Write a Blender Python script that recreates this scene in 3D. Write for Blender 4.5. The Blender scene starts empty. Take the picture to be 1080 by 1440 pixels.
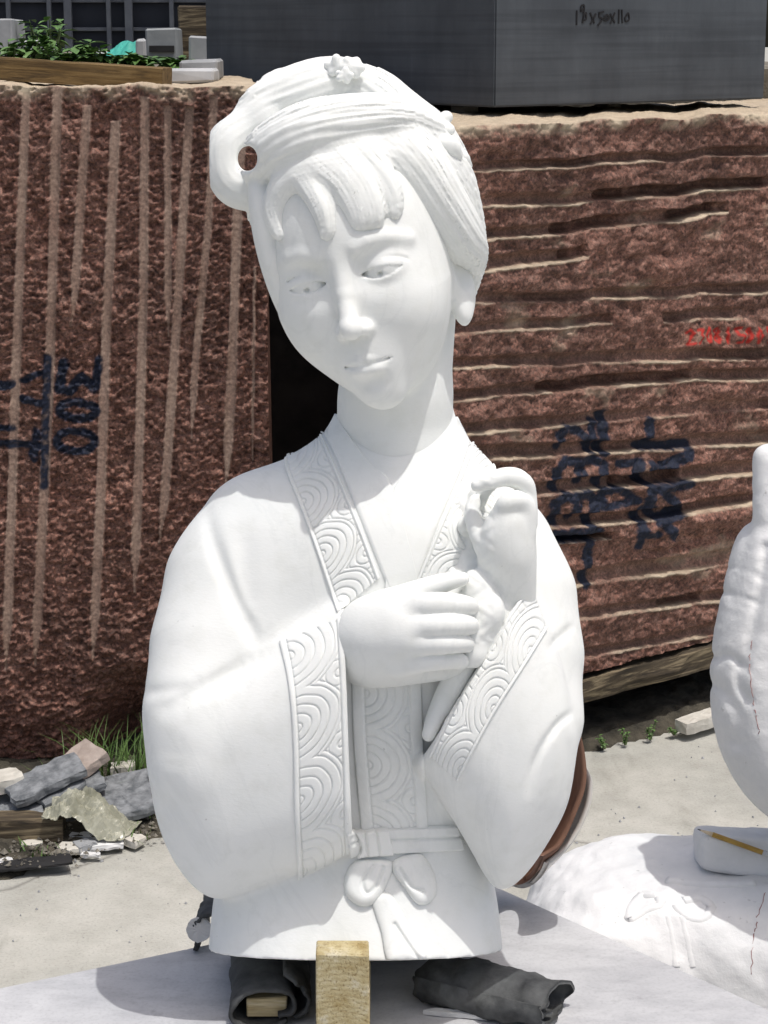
import bpy, bmesh, math, random
import numpy as np
from mathutils import Vector, Matrix
from mathutils.bvhtree import BVHTree

random.seed(7)
rng = np.random.default_rng(7)
SC = bpy.context.scene
COL = SC.collection

# ---------------------------------------------------------------- camera, sky, sun, exposure
F = 2900.0                                   # focal length in photograph pixels (1080 x 1440)
TH = math.radians(13.2)                      # camera looks down by this much
CAMZ = 1.75
cd = bpy.data.cameras.new('camera')
cam = bpy.data.objects.new('camera', cd)
COL.objects.link(cam)
cam.location = (0, 0, CAMZ)
cam.rotation_euler = (math.pi/2 - TH, 0, 0)
cd.sensor_fit = 'VERTICAL'
cd.sensor_height = 36.0
cd.lens = 36.0*F/1440.0
cd.clip_end = 500
SC.camera = cam

SUN = Vector((0.19, -0.19, 0.95)).normalized()     # direction towards the sun
world = bpy.data.worlds.new('World')
SC.world = world
world.use_nodes = True
wn = world.node_tree
sky = wn.nodes.new('ShaderNodeTexSky')
sky.sky_type = 'NISHITA'
sky.sun_disc = False
sky.sun_elevation = math.asin(SUN.z)
sky.sun_rotation = math.atan2(SUN.x, SUN.y)
sky.dust_density = 6.0
sky.ozone_density = 0.6
bg = wn.nodes['Background']
wn.links.new(sky.outputs[0], bg.inputs[0])
bg.inputs[1].default_value = 0.15
ld = bpy.data.lights.new('sun', 'SUN')
ld.energy = 2.7
ld.angle = math.radians(0.55)
ld.color = (1.0, 0.98, 0.945)
lo = bpy.data.objects.new('sun', ld)
COL.objects.link(lo)
lo.rotation_euler = (-SUN).to_track_quat('-Z', 'Y').to_euler()
SC.view_settings.view_transform = 'Standard'
SC.view_settings.look = 'None'
SC.view_settings.exposure = -0.20
SC.view_settings.gamma = 1.0
SC.view_settings.use_curve_mapping = False

# ---------------------------------------------------------------- frames
CT, ST = math.cos(TH), math.sin(TH)
def c2w(p):
    """camera frame (right, up, depth) in metres -> world"""
    p = np.asarray(p, float)
    u, v, w = p[..., 0], p[..., 1], p[..., 2]
    return np.stack([u, v*ST + w*CT, CAMZ + v*CT - w*ST], -1)
def w2c(p):
    p = np.asarray(p, float)
    x, y, z = p[..., 0], p[..., 1], p[..., 2]-CAMZ
    return np.stack([x, y*ST + z*CT, y*CT - z*ST], -1)
def cpt(px, py, w):
    return np.array([(px-540.0)/F*w, (720.0-py)/F*w, w])
def wpt(px, py, w):
    return c2w(cpt(px, py, w))
def ray(px, py):
    return c2w(cpt(px, py, 1.0)) - np.array([0, 0, CAMZ])
def on_z(px, py, z):
    d = ray(px, py); t = (z-CAMZ)/d[2]
    return np.array([d[0]*t, d[1]*t, z])
def on_y(px, py, y):
    d = ray(px, py); t = y/d[1]
    return np.array([d[0]*t, y, CAMZ+d[2]*t])
def on_plane(px, py, p0, n):
    d = ray(px, py); o = np.array([0, 0, CAMZ])
    t = np.dot(np.asarray(p0)-o, n)/np.dot(d, n)
    return o + d*t

# ---------------------------------------------------------------- materials
def mat(name, build):
    m = bpy.data.materials.new(name)
    m.use_nodes = True
    nt = m.node_tree
    b = nt.nodes['Principled BSDF']
    build(nt, b)
    return m
def N(nt, t, **kw):
    n = nt.nodes.new(t)
    for k, v in kw.items():
        if k.startswith('i_'):
            n.inputs[k[2:].replace('_', ' ')].default_value = v
        else:
            setattr(n, k, v)
    return n
def coords(nt, scale=(1, 1, 1), rot=(0, 0, 0), src='Object'):
    tc = N(nt, 'ShaderNodeTexCoord')
    mp = N(nt, 'ShaderNodeMapping')
    mp.inputs['Scale'].default_value = scale
    mp.inputs['Rotation'].default_value = rot
    nt.links.new(tc.outputs[src], mp.inputs[0])
    return mp.outputs[0]
def noise(nt, vec, scale, detail=4, rough=0.6, dist=0.0):
    n = N(nt, 'ShaderNodeTexNoise')
    n.inputs['Scale'].default_value = scale
    n.inputs['Detail'].default_value = detail
    n.inputs['Roughness'].default_value = rough
    n.inputs['Distortion'].default_value = dist
    nt.links.new(vec, n.inputs['Vector'])
    return n.outputs['Fac']
def ramp(nt, fac, stops):
    r = N(nt, 'ShaderNodeValToRGB')
    el = r.color_ramp.elements
    while len(el) < len(stops): el.new(0.5)
    for e, (p, c) in zip(el, stops):
        e.position = p
        e.color = (c[0], c[1], c[2], 1) if not isinstance(c, (int, float)) else (c, c, c, 1)
    nt.links.new(fac, r.inputs[0])
    return r.outputs[0]
def mix(nt, a, b, fac, mode='MIX'):
    m = N(nt, 'ShaderNodeMix', data_type='RGBA', blend_type=mode)
    for sock, v in ((m.inputs[0], fac), (m.inputs[6], a), (m.inputs[7], b)):
        if hasattr(v, 'is_linked'): nt.links.new(v, sock)
        elif isinstance(v, (int, float)): sock.default_value = v
        else: sock.default_value = (*v, 1)
    return m.outputs[2]
def bump(nt, b, h, strength=0.3, dist=0.01):
    n = N(nt, 'ShaderNodeBump')
    n.inputs['Strength'].default_value = strength
    n.inputs['Distance'].default_value = dist
    nt.links.new(h, n.inputs['Height'])
    nt.links.new(n.outputs[0], b.inputs['Normal'])
def simple(name, c1, c2, scale, rough=0.8, bs=0.3, bd=0.004, stretch=(1, 1, 1), detail=6, lo=0.35, hi=0.65):
    def f(nt, b):
        v = coords(nt, stretch)
        n = noise(nt, v, scale, detail)
        nt.links.new(ramp(nt, n, [(lo, c1), (hi, c2)]), b.inputs['Base Color'])
        b.inputs['Roughness'].default_value = rough
        bump(nt, b, noise(nt, v, scale*3, 5), bs, bd)
    return mat(name, f)

def m_marble(nt, b):
    v = coords(nt)
    n = noise(nt, v, 6.0, 6, 0.65, 0.8)
    n2 = noise(nt, v, 38.0, 5, 0.6)
    c = mix(nt, ramp(nt, n, [(0.3, (0.775, 0.792, 0.772)), (0.62, (0.815, 0.828, 0.808))]),
            ramp(nt, n2, [(0.30, (0.955, 0.955, 0.945)), (0.5, (1, 1, 1))]), 1.0, 'MULTIPLY')
    # faint grey veins in the stone
    vn = noise(nt, coords(nt, (1, 1, 0.45), (0.5, 0.3, 0.2)), 3.2, 7, 0.62, 1.6)
    c = mix(nt, c, (0.60, 0.62, 0.61), ramp(nt, vn, [(0.485, 0.0), (0.50, 0.16), (0.515, 0.0)]))
    # grey smudges from handling and saw dust
    n3 = noise(nt, v, 17.0, 4, 0.6)
    c = mix(nt, c, (0.52, 0.53, 0.52), ramp(nt, n3, [(0.62, 0.0), (0.82, 0.32)]))
    n4 = noise(nt, v, 120.0, 2, 0.5)
    c = mix(nt, c, (0.40, 0.40, 0.39), ramp(nt, n4, [(0.755, 0.0), (0.80, 0.5)]))
    nt.links.new(c, b.inputs['Base Color'])
    b.inputs['Roughness'].default_value = 0.70
    b.inputs['Specular IOR Level'].default_value = 0.22
    b.inputs['Subsurface Weight'].default_value = 0.25
    b.inputs['Subsurface Radius'].default_value = (0.010, 0.0095, 0.009)
    b.inputs['Subsurface Scale'].default_value = 0.6
    bump(nt, b, noise(nt, coords(nt, (1, 1, 2.2), (0.6, 0.2, 0)), 190.0, 4), 0.14, 0.0016)
M_MARBLE = mat('white_marble', m_marble)

# ---------------------------------------------------------------- object helpers
def obj(name, me, parent=None, m=None):
    o = bpy.data.objects.new(name, me)
    COL.objects.link(o)
    if parent is not None: o.parent = parent
    if m is not None and me is not None:
        if not me.materials: me.materials.append(m)
    return o
def tag(o, label=None, cat=None, group=None, kind=None):
    if label: o['label'] = label
    if cat: o['category'] = cat
    if group: o['group'] = group
    if kind: o['kind'] = kind
    return o
def thing(name, label, cat, loc=(0, 0, 0), rot=(0, 0, 0), group=None):
    o = obj(name, None)
    o.location = loc
    o.rotation_euler = rot
    return tag(o, label, cat, group)
def np_mesh(name, V, Q, smooth=True):
    """vertices (n,3) and quads (m,4) or a list of polygons -> mesh"""
    me = bpy.data.meshes.new(name)
    if isinstance(Q, np.ndarray):
        k = Q.shape[1]
        me.vertices.add(len(V)); me.loops.add(Q.size); me.polygons.add(len(Q))
        me.vertices.foreach_set('co', np.ascontiguousarray(V, np.float32).ravel())
        me.loops.foreach_set('vertex_index', np.ascontiguousarray(Q, np.int32).ravel())
        me.polygons.foreach_set('loop_start', np.arange(0, Q.size, k, dtype=np.int32))
        me.polygons.foreach_set('loop_total', np.full(len(Q), k, np.int32))
    else:
        me.from_pydata([tuple(p) for p in V], [], [tuple(q) for q in Q])
    me.update(calc_edges=True)
    me.validate()
    me.polygons.foreach_set('use_smooth', np.full(len(me.polygons), smooth, bool))
    return me

# ---------------------------------------------------------------- sculpting with distance fields
def lerp(a, b, t): return a + (b-a)*t
def smin(a, b, k):
    h = np.maximum(k-np.abs(a-b), 0.0)/k
    return np.minimum(a, b) - h*h*k*0.25
def smax(a, b, k): return -smin(-a, -b, k)
def ell(p, c, r, n=2.0):
    x = np.abs((p[0]-c[0])/r[0]); y = np.abs((p[1]-c[1])/r[1]); z = np.abs((p[2]-c[2])/r[2])
    if n == 2.0:
        k0 = np.sqrt(x*x+y*y+z*z)+1e-6
        k1 = np.sqrt((x/r[0])**2+(y/r[1])**2+(z/r[2])**2)+1e-6
        return k0*(k0-1)/k1
    k0 = (x**n+y**n+z**n)**(1/n)+1e-6
    g = np.sqrt((x**(n-1)/r[0])**2+(y**(n-1)/r[1])**2+(z**(n-1)/r[2])**2)*k0**(1-n)+1e-6
    return (k0-1)/g
def sph(p, c, r):
    return np.sqrt((p[0]-c[0])**2+(p[1]-c[1])**2+(p[2]-c[2])**2)-r
def cone(p, a, b, ra, rb):
    ab = [b[i]-a[i] for i in range(3)]
    L = sum(x*x for x in ab)+1e-12
    t = np.clip(((p[0]-a[0])*ab[0]+(p[1]-a[1])*ab[1]+(p[2]-a[2])*ab[2])/L, 0, 1)
    return np.sqrt((p[0]-a[0]-t*ab[0])**2+(p[1]-a[1]-t*ab[1])**2+(p[2]-a[2]-t*ab[2])**2)-(ra+t*(rb-ra))
def chain(p, pts, k=0.0):
    """pts: (x,y,z,r) list"""
    d = None
    for a, b in zip(pts[:-1], pts[1:]):
        e = cone(p, a, b, a[3], b[3])
        d = e if d is None else (smin(d, e, k) if k else np.minimum(d, e))
    return d
def spline(pts, n=8, closed=False):
    P = np.asarray(pts, float)
    out = []
    m = len(P)
    rngs = range(m) if closed else range(m-1)
    for i in rngs:
        if closed: p0, p1, p2, p3 = P[(i-1) % m], P[i], P[(i+1) % m], P[(i+2) % m]
        else: p0, p1, p2, p3 = P[max(i-1, 0)], P[i], P[i+1], P[min(i+2, m-1)]
        for t in np.linspace(0, 1, n, endpoint=False):
            out.append(0.5*((2*p1)+(-p0+p2)*t+(2*p0-5*p1+4*p2-p3)*t*t+(-p0+3*p1-3*p2+p3)*t**3))
    if not closed: out.append(P[-1])
    return np.array(out)
def seg_dist2(U, V, pts):
    d = None
    for a, b in zip(pts[:-1], pts[1:]):
        ab = b-a
        t = np.clip(((U-a[0])*ab[0]+(V-a[1])*ab[1])/(ab@ab+1e-12), 0, 1)
        e = (U-a[0]-t*ab[0])**2+(V-a[1]-t*ab[1])**2
        d = e if d is None else np.minimum(d, e)
    return np.sqrt(d)
def poly_sd(U, V, pts):
    d = seg_dist2(U, V, np.vstack([pts, pts[:1]]))
    ins = np.zeros(np.broadcast(U, V).shape, bool)
    m = len(pts)
    for i in range(m):
        a, b = pts[i], pts[(i+1) % m]
        if a[1] == b[1]: continue
        c = ((a[1] > V) != (b[1] > V)) & (U < (b[0]-a[0])*(V-a[1])/(b[1]-a[1])+a[0])
        ins ^= c
    return np.where(ins, -d, d)
def blur2(A, n):
    for _ in range(n):
        A = np.pad(A, 1, mode='edge')
        A = (A[:-2, 1:-1]+A[2:, 1:-1]+A[1:-1, :-2]+A[1:-1, 2:]+2*A[1:-1, 1:-1])/6.0
    return A

def carve(f, lo, hi, res, blk=28, relax=1, setup=None):
    """mesh of f = 0 by block-wise evaluation and surface nets; f(p, ii) gets broadcastable coordinates and index slices"""
    lo = np.array(lo, float); hi = np.array(hi, float)
    n = np.ceil((hi-lo)/res).astype(int)+1
    ax = [(lo[i]+res*np.arange(n[i])).astype(np.float32) for i in range(3)]
    if setup: setup(ax)
    D = np.full(n, 1.0, np.float32)
    for i in range(0, n[0], blk):
        for j in range(0, n[1], blk):
            for k in range(0, n[2], blk):
                s = (slice(i, min(i+blk, n[0])), slice(j, min(j+blk, n[1])), slice(k, min(k+blk, n[2])))
                st = [max(1, (q.stop-q.start-1)) for q in s]
                cs = tuple(slice(q.start, q.stop, max(1, t//3)) for q, t in zip(s, st))
                pc = (ax[0][cs[0]][:, None, None], ax[1][cs[1]][None, :, None], ax[2][cs[2]][None, None, :])
                dc = f(pc, cs)
                if np.abs(dc).min() > res*blk*0.36 and (dc.min() > 0) == (dc.max() > 0):
                    D[s] = 1.0 if dc.min() > 0 else -1.0
                    continue
                p = (ax[0][s[0]][:, None, None], ax[1][s[1]][None, :, None], ax[2][s[2]][None, None, :])
                D[s] = f(p, s)
    D[0] = D[-1] = 1; D[:, 0] = D[:, -1] = 1; D[:, :, 0] = D[:, :, -1] = 1
    ins = D < 0
    a = ins[:-1, :-1, :-1].astype(np.int8)
    for dx in (0, 1):
        for dy in (0, 1):
            for dz in (0, 1):
                if dx+dy+dz == 0: continue
                a = a + ins[dx:n[0]-1+dx, dy:n[1]-1+dy, dz:n[2]-1+dz]
    act = (a > 0) & (a < 8)
    ci = np.argwhere(act)
    vid = np.full(act.shape, -1, np.int32)
    vid[act] = np.arange(len(ci))
    val = {}
    for dx in (0, 1):
        for dy in (0, 1):
            for dz in (0, 1):
                val[dx, dy, dz] = D[ci[:, 0]+dx, ci[:, 1]+dy, ci[:, 2]+dz]
    acc = np.zeros((len(ci), 3)); cnt = np.zeros(len(ci))
    cn = list(val)
    for c0 in cn:
        for axis in range(3):
            if c0[axis]: continue
            c1 = list(c0); c1[axis] = 1; c1 = tuple(c1)
            v0, v1 = val[c0], val[c1]
            m = (v0 < 0) != (v1 < 0)
            t = np.where(m, v0/np.where(m, v0-v1, 1), 0)
            q = np.tile(np.array(c0, float), (len(ci), 1)); q[:, axis] += t
            acc += q*m[:, None]; cnt += m
    Vt = lo+res*(ci+acc/cnt[:, None])
    quads = []
    for axis in range(3):
        o1, o2 = (axis+1) % 3, (axis+2) % 3
        sl0 = [slice(1, -1)]*3; sl1 = [slice(1, -1)]*3
        sl0[axis] = slice(0, -1); sl1[axis] = slice(1, None)
        A, B = ins[tuple(sl0)], ins[tuple(sl1)]
        e = np.argwhere(A != B)
        flip = A[tuple(e.T)]
        off = np.ones(3, int); off[axis] = 0
        e = e+off
        def vc(d1, d2):
            q = e.copy(); q[:, o1] -= d1; q[:, o2] -= d2
            return vid[tuple(q.T)]
        Q = np.stack([vc(0, 0), vc(1, 0), vc(1, 1), vc(0, 1)], 1)
        Q[~flip] = Q[~flip][:, ::-1]
        quads.append(Q)
    Q = np.concatenate(quads)
    for _ in range(relax):
        S = np.zeros_like(Vt); c = np.zeros(len(Vt))
        for i in range(4):
            for j in ((i+1) % 4, (i-1) % 4):
                for x in range(3): S[:, x] += np.bincount(Q[:, i], Vt[Q[:, j], x], len(Vt))
                c += np.bincount(Q[:, i], None, len(Vt))
        Vt = Vt*0.5+0.5*S/np.maximum(c, 1)[:, None]
    return Vt, Q

# ================================================================ THE BUST
BASE = wpt(498, 1352, 2.16)
bust = thing('marble_bust', 'white marble bust of a robed woman with piled hair and bowed head', 'statue', tuple(BASE))
def bust_part(name, Vc, Q, parent=None, m=None, smooth=True):
    """camera-frame vertices -> part of the bust"""
    me = np_mesh(name, c2w(Vc)-BASE, Q if name == 'head' else Q[:, ::-1], smooth)   # the camera frame is left-handed
    return obj(name, me, parent or bust, m or M_MARBLE)

# ---- head, in its own frame: x to her left, -y where she looks, z up, centimetres of a life-size head
YAW, PIT, ROL, HS = math.radians(-16.5), math.radians(13.5), math.radians(-14.8), 1.20
HO = np.array([-0.0175, 0.2540, 2.085])
def _rot():
    y, p, r = YAW, PIT, ROL
    Rz = np.array([[math.cos(y), -math.sin(y), 0], [math.sin(y), math.cos(y), 0], [0, 0, 1]])
    Rx = np.array([[1, 0, 0], [0, math.cos(p), -math.sin(p)], [0, math.sin(p), math.cos(p)]])
    Ry = np.array([[math.cos(r), 0, math.sin(r)], [0, 1, 0], [-math.sin(r), 0, math.cos(r)]])
    return Ry@Rx@Rz
HR = _rot()
def h2c(P):
    X = (np.asarray(P)*HS/100)@HR.T
    return np.stack([X[..., 0]+HO[0], X[..., 2]+HO[1], X[..., 1]+HO[2]], -1)
def c2h(P):
    P = np.asarray(P)
    X = np.stack([P[..., 0]-HO[0], P[..., 2]-HO[2], P[..., 1]-HO[1]], -1)
    return X@HR*100/HS
def hpx(px, py, w): return c2h(cpt(px, py, w))

neck_pts = [(*hpx(566, 440, 2.135), 4.6), (*hpx(556, 560, 2.14), 4.75), (*hpx(553, 640, 2.155), 5.2), (*hpx(556, 730, 2.17), 7.0)]
def f_head(p, ii):
    p0 = p
    x, y, z = p
    x = x+0.040*np.minimum(z+2.0, 0)*(z > -14)
    p = (x, y, z)
    ax_ = np.abs(x)
    q = (ax_, y, z)
    cran = ell(p, (-0.25, 0.4, 3.2), (7.5, 9.2, 8.6))
    tp = 1.0+0.026*np.clip(z+2.5, -9, 0)
    face = ell((x/tp, y, z), (-0.28, -2.2, -2.6), (7.3, 6.8, 8.9), 2.08)
    d = smin(cran, face, 2.5)
    # jaw and chin
    d = smin(d, ell(p, (0.15, -6.95, -9.95), (1.6, 1.35, 1.4)), 2.6)
    # cheeks
    d = smin(d, ell(q, (3.3, -5.6, -3.4), (2.3, 2.2, 2.6)), 3.0)
    # muzzle
    d = smin(d, ell(p, (0, -6.9, -7.0), (2.4, 2.1, 2.2)), 2.2)
    # eye sockets
    d = smax(d, -ell(q, (3.0, -10.15, 0.40), (2.4, 1.75, 1.35)), 1.8)
    # brow ridge
    d = smin(d, chain(q, [(1.7, -8.45, 2.2, 0.18), (2.7, -8.25, 2.5, 0.22), (4.0, -7.6, 2.5, 0.20), (5.5, -6.1, 1.75, 0.12)]), 1.0)
    # nose
    d = smin(d, chain(p, [(0, -8.05, 1.4, 0.75), (0, -9.2, -1.2, 0.60), (0, -10.1, -3.55, 0.82)], 0.3), 0.9)
    d = smin(d, ell(p, (0, -10.25, -3.85), (0.85, 0.9, 0.85)), 0.5)
    d = smin(d, ell(q, (0.98, -9.2, -4.15), (0.58, 0.9, 0.58)), 0.45)
    d = smax(d, -ell(q, (0.6, -9.75, -4.95), (0.32, 0.6, 0.35)), 0.25)
    # philtrum
    d = smax(d, -cone(p, (0, -9.75, -5.3), (0, -9.75, -6.3), 0.28, 0.32), 0.4)
    # eyes
    ex, ey, ez = 3.15, -6.72, -0.05
    lid = ell(q, (ex, ey, ez), (1.85, 1.82, 1.62))
    d = smin(d, lid, 0.55)
    t = (q[0]-ex)/1.72
    zu = 0.40*(1-np.abs(t+0.12)**2.2)+0.06*t
    zl = -0.52*(1-np.abs(t-0.05)**2.2)+0.06*t
    alm = np.maximum(z-ez-zu, zl-(z-ez))
    alm = np.maximum(alm, y+7.2)
    d = smax(d, -alm, 0.10)
    ball = ell(q, (ex, ey, ez), (1.80, 1.69, 1.60))
    d = np.minimum(d, ball)
    # drilled pupil, looking down
    for sx in (-1, 1):
        cx = sx*ex-0.12
        d = smax(d, -cone(p, (cx, -8.5, ez-0.20), (cx, -8.15, ez-0.17), 0.36, 0.22), 0.10)
        d = np.minimum(d, sph(p, (cx-0.05, -8.2, ez+0.08), 0.17))
    # crease above the upper lid
    cr = [(ex-1.3, -8.45, ez+0.72, 0.04), (ex-0.7, -8.6, ez+1.0, 0.09), (ex+0.4, -8.4, ez+1.12, 0.09), (ex+1.6, -7.5, ez+0.75, 0.06), (ex+2.1, -7.0, ez+0.35, 0.04)]
    d = smax(d, -chain(q, cr), 0.28)
    # lips
    lipz = -7.05
    d = smin(d, cone(q, (0.42, -9.02, lipz+0.34), (2.0, -8.2, lipz+0.05), 0.38, 0.12), 0.35)
    d = smin(d, ell(p, (0, -8.75, lipz-0.55), (1.45, 0.72, 0.52)), 0.35)
    d = smax(d, -chain(q, [(0, -9.6, lipz-0.06, 0.10), (0.6, -9.45, lipz, 0.10), (1.5, -8.95, lipz+0.0, 0.10), (2.25, -8.2, lipz+0.12, 0.09)]), 0.22)
    d = smax(d, -ell(p, (0, -9.35, lipz-1.75), (1.5, 0.6, 0.45)), 0.9)
    # ears
    ear = ell((x-6.9-(y-1.0)*0.30, y-1.2, z+0.15*(y-1.2)), (0, 0, -3.2), (0.75, 1.9, 3.3))
    ear = smax(ear, -ell((x-7.65-(y-1.0)*0.3, y-1.2, z), (0, -0.1, -2.6), (0.5, 1.1, 2.1)), 0.3)
    d = smin(d, ear, 0.4)
    d = smin(d, ell(p, (6.6, 0.7, -6.2), (0.60, 0.95, 1.1)), 0.9)
    # neck
    d = smin(d, chain(p0, neck_pts, 1.0), 1.0)
    return d
Vh, Qh = carve(f_head, (-9.6, -12.2, -24.0), (9.6, 13.0, 12.6), 0.105)
head_c = h2c(Vh)
head_o = bust_part('head', head_c, Qh)
head_bvh = BVHTree.FromPolygons([tuple(v) for v in head_c], [tuple(q) for q in Qh])
def hit(bvh, px, py, default=None):
    d = Vector(cpt(px, py, 1.0)).normalized()
    r = bvh.ray_cast(Vector((0, 0, 0)), d)
    return None if r[0] is None else (np.array(r[0]), np.array(r[1]))

# ---- hair: piled rolls, fringe locks, side sweep, loop; camera frame
PX = 2.08/F
def hw(px, py, r, sink=0.45):
    """depth for a lock of radius r (px) lying on the head at this pixel"""
    h = hit(head_bvh, px, py)
    w = h[0][2] if h is not None else 2.085
    return w + r*PX*sink
def lock(pts, sink=0.45, n=4):
    """(px, py, r[, w]) -> smooth chain in the camera frame"""
    out = []
    for q in pts:
        w = q[3] if len(q) > 3 else hw(q[0], q[1], q[2], sink)
        c = cpt(q[0], q[1], w)
        out.append((*c, q[2]/F*w))
    return [tuple(x) for x in spline(out, n)]
LOCKS = [  # (points, blend, strand amplitude m, strand spacing m)
    (lock([(446, 240, 19), (410, 254, 22), (391, 283, 19), (389, 310, 14), (394, 331, 8)], 0.05), 0.006, 0.0007, 0.0058),
    (lock([(418, 240, 20), (436, 262, 18), (453, 292, 16), (460, 318, 12), (460, 330, 8)], 0.25), 0.008, 0.0008, 0.0052),
    (lock([(452, 236, 22), (478, 258, 20), (497, 288, 18), (506, 312, 14)], 0.3), 0.010, 0.0010, 0.0056),
    (lock([(482, 230, 22), (504, 256, 22), (519, 286, 20), (526, 308, 15)], 0.2), 0.010, 0.0010, 0.0056),
    (lock([(515, 225, 24), (536, 250, 21), (550, 278, 17), (554, 300, 10)], 0.25), 0.008, 0.0008, 0.0054),
    (lock([(364, 305, 16), (374, 264, 22), (415, 238, 24), (470, 222, 27), (530, 214, 28), (570, 225, 25)], 0.6), 0.016, 0.0010, 0.0065),
    # side sweep towards the ear, hanging free of the cheek
    (lock([(545, 195, 45, 2.045), (585, 235, 42, 2.035), (617, 285, 40, 2.045), (643, 328, 36, 2.065), (662, 352, 24, 2.085), (668, 372, 15, 2.10)]), 0.016, 0.0012, 0.0060),
    (lock([(560, 185, 45, 2.07), (615, 235, 42, 2.08), (645, 290, 32, 2.10), (664, 345, 20, 2.12), (664, 385, 15, 2.13), (650, 432, 11, 2.14)]), 0.016, 0.0012, 0.0060),
    # front roll
    (lock([(358, 236, 22, 2.035), (382, 212, 37, 2.015), (435, 188, 44, 2.00), (500, 172, 40, 2.01), (555, 168, 34, 2.03), (600, 180, 24, 2.06)]), 0.007, 0.0014, 0.0062),
    # back rolls
    (lock([(345, 175, 20, 2.08), (375, 148, 34, 2.085), (425, 126, 38, 2.09), (475, 116, 34, 2.10), (500, 118, 26, 2.10)]), 0.004, 0.0014, 0.0062),
    (lock([(492, 116, 24, 2.10), (525, 132, 36, 2.095), (560, 160, 36, 2.09), (600, 195, 38, 2.10), (630, 240, 34, 2.12)]), 0.005, 0.0014, 0.0062),
    # loop
    (lock([(372, 165, 17, 2.075), (342, 182, 24, 2.075), (322, 204, 30, 2.075), (321, 238, 30, 2.075), (334, 260, 31, 2.075), (358, 262, 29, 2.07), (378, 240, 20, 2.06)]), 0.010, 0.0006, 0.0065),
    (lock([(372, 165, 26, 2.08), (385, 200, 22, 2.08), (388, 240, 22, 2.07)]), 0.010, 0.0, 0.010),
]
def f_hair(p, ii):
    u, v, w = p
    # hair cap on the skull, in head coordinates
    du, dw, dv = u-HO[0], w-HO[2], v-HO[1]
    s = 100/HS
    hx = (du*HR[0, 0]+dw*HR[1, 0]+dv*HR[2, 0])*s
    hy = (du*HR[0, 1]+dw*HR[1, 1]+dv*HR[2, 1])*s
    hz = (du*HR[0, 2]+dw*HR[1, 2]+dv*HR[2, 2])*s
    d = ell((hx, hy, hz), (0.0, 2.6, 3.6), (8.0, 9.0, 9.4))
    d = smin(d, ell((hx, hy, hz), (0, 4.5, -3.0), (6.4, 6.0, 6.5)), 2.0)/s
    # temple hair hugging the far side of the face
    d = smin(d, ell((hx, hy, hz), (-6.0, -2.7, 2.6), (1.9, 4.3, 8.0))/s, 0.012)
    for pts, k, amp, lam in LOCKS:
        # skip far blocks
        c = np.array([q[:3] for q in pts]); rr = max(q[3] for q in pts)
        lo_, hi_ = c.min(0)-rr-0.03, c.max(0)+rr+0.03
        if (u.max() < lo_[0] or u.min() > hi_[0] or v.max() < lo_[1] or v.min() > hi_[1] or w.max() < lo_[2] or w.min() > hi_[2]): continue
        best = None; lat = 0
        for a, b in zip(pts[:-1], pts[1:]):
            ab = [b[i]-a[i] for i in range(3)]
            L = sum(x*x for x in ab)+1e-12
            t = np.clip(((u-a[0])*ab[0]+(v-a[1])*ab[1]+(w-a[2])*ab[2])/L, 0, 1)
            e = np.sqrt((u-a[0]-t*ab[0])**2+(v-a[1]-t*ab[1])**2+(w-a[2]-t*ab[2])**2)-(a[3]+t*(b[3]-a[3]))
            l2 = math.hypot(ab[0], ab[1])+1e-9
            if best is None:
                best = e
                if amp: lat = ((u-a[0])*ab[1]-(v-a[1])*ab[0])/l2/(a[3]+t*(b[3]-a[3]))*pts[1][3]
            else:
                if amp:
                    l_ = ((u-a[0])*ab[1]-(v-a[1])*ab[0])/l2/(a[3]+t*(b[3]-a[3]))*pts[1][3]
                    lat = np.where(e < best, l_, lat)
                best = smin(best, e, 0.003)
        if amp:
            ph = lat/lam
            best = best + amp*0.72*(np.sin(ph*5.1+2.2*np.sin(v*47+u*31))*np.sin(ph*2.3+v*22+1.0)+0.55*np.sin(ph*13.7+2.6*np.sin(v*63-u*41))*(0.4+np.sin(v*37-u*29+ph)))
        d = smin(d, best, k)
    # the small hole in the loop
    c = cpt(348, 223, 2.075)
    d = smax(d, -(np.sqrt(((u-c[0]*w/c[2])/0.85)**2+((v-c[1]*w/c[2])/1.08)**2)-0.0115), 0.006)
    return d
lo_c = [cpt(285, 470, 2.0)[0], cpt(285, 470, 2.2)[1], 1.93]
hi_c = [cpt(700, 70, 2.2)[0], cpt(700, 62, 2.2)[1], 2.27]
Vr, Qr = carve(f_hair, lo_c, hi_c, 0.0014)
hair_o = bust_part('hair', Vr, Qr)
# carved blossoms pinned into the hair
def blossom(px, py, w, petals, r, tilt=0.0):
    c = cpt(px, py, w)
    P = []
    for k in range(petals):
        a = tilt+k*2*math.pi/petals
        P.append((c[0]+math.cos(a)*r, c[1]+math.sin(a)*r*0.8, c[2]+0.004*math.sin(3*a), r*0.70))
    def f(p, ii):
        d = sph(p, c-np.array([0, 0, r*0.35]), r*0.42)
        for q in P: d = smin(d, ell(p, q[:3], (q[3], q[3]*0.9, q[3]*0.7)), 0.005)
        a2 = np.arctan2(p[1]-c[1], p[0]-c[0])
        d = d-0.0005*np.cos((a2-tilt)*petals)*np.clip(np.hypot(p[0]-c[0], p[1]-c[1])/r, 0, 1)
        return d
    e = r*1.9
    V, Q = carve(f, c-e, c+e, 0.0012)
    return bust_part('hair_blossom', V, Q)
blossom(474, 93, 2.070, 5, 0.0078, 0.4)
blossom(494, 95, 2.066, 6, 0.0082, 1.0)
blossom(484, 106, 2.060, 5, 0.0058, 0.1)
blossom(617, 175, 2.075, 4, 0.011, 0.9)
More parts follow.
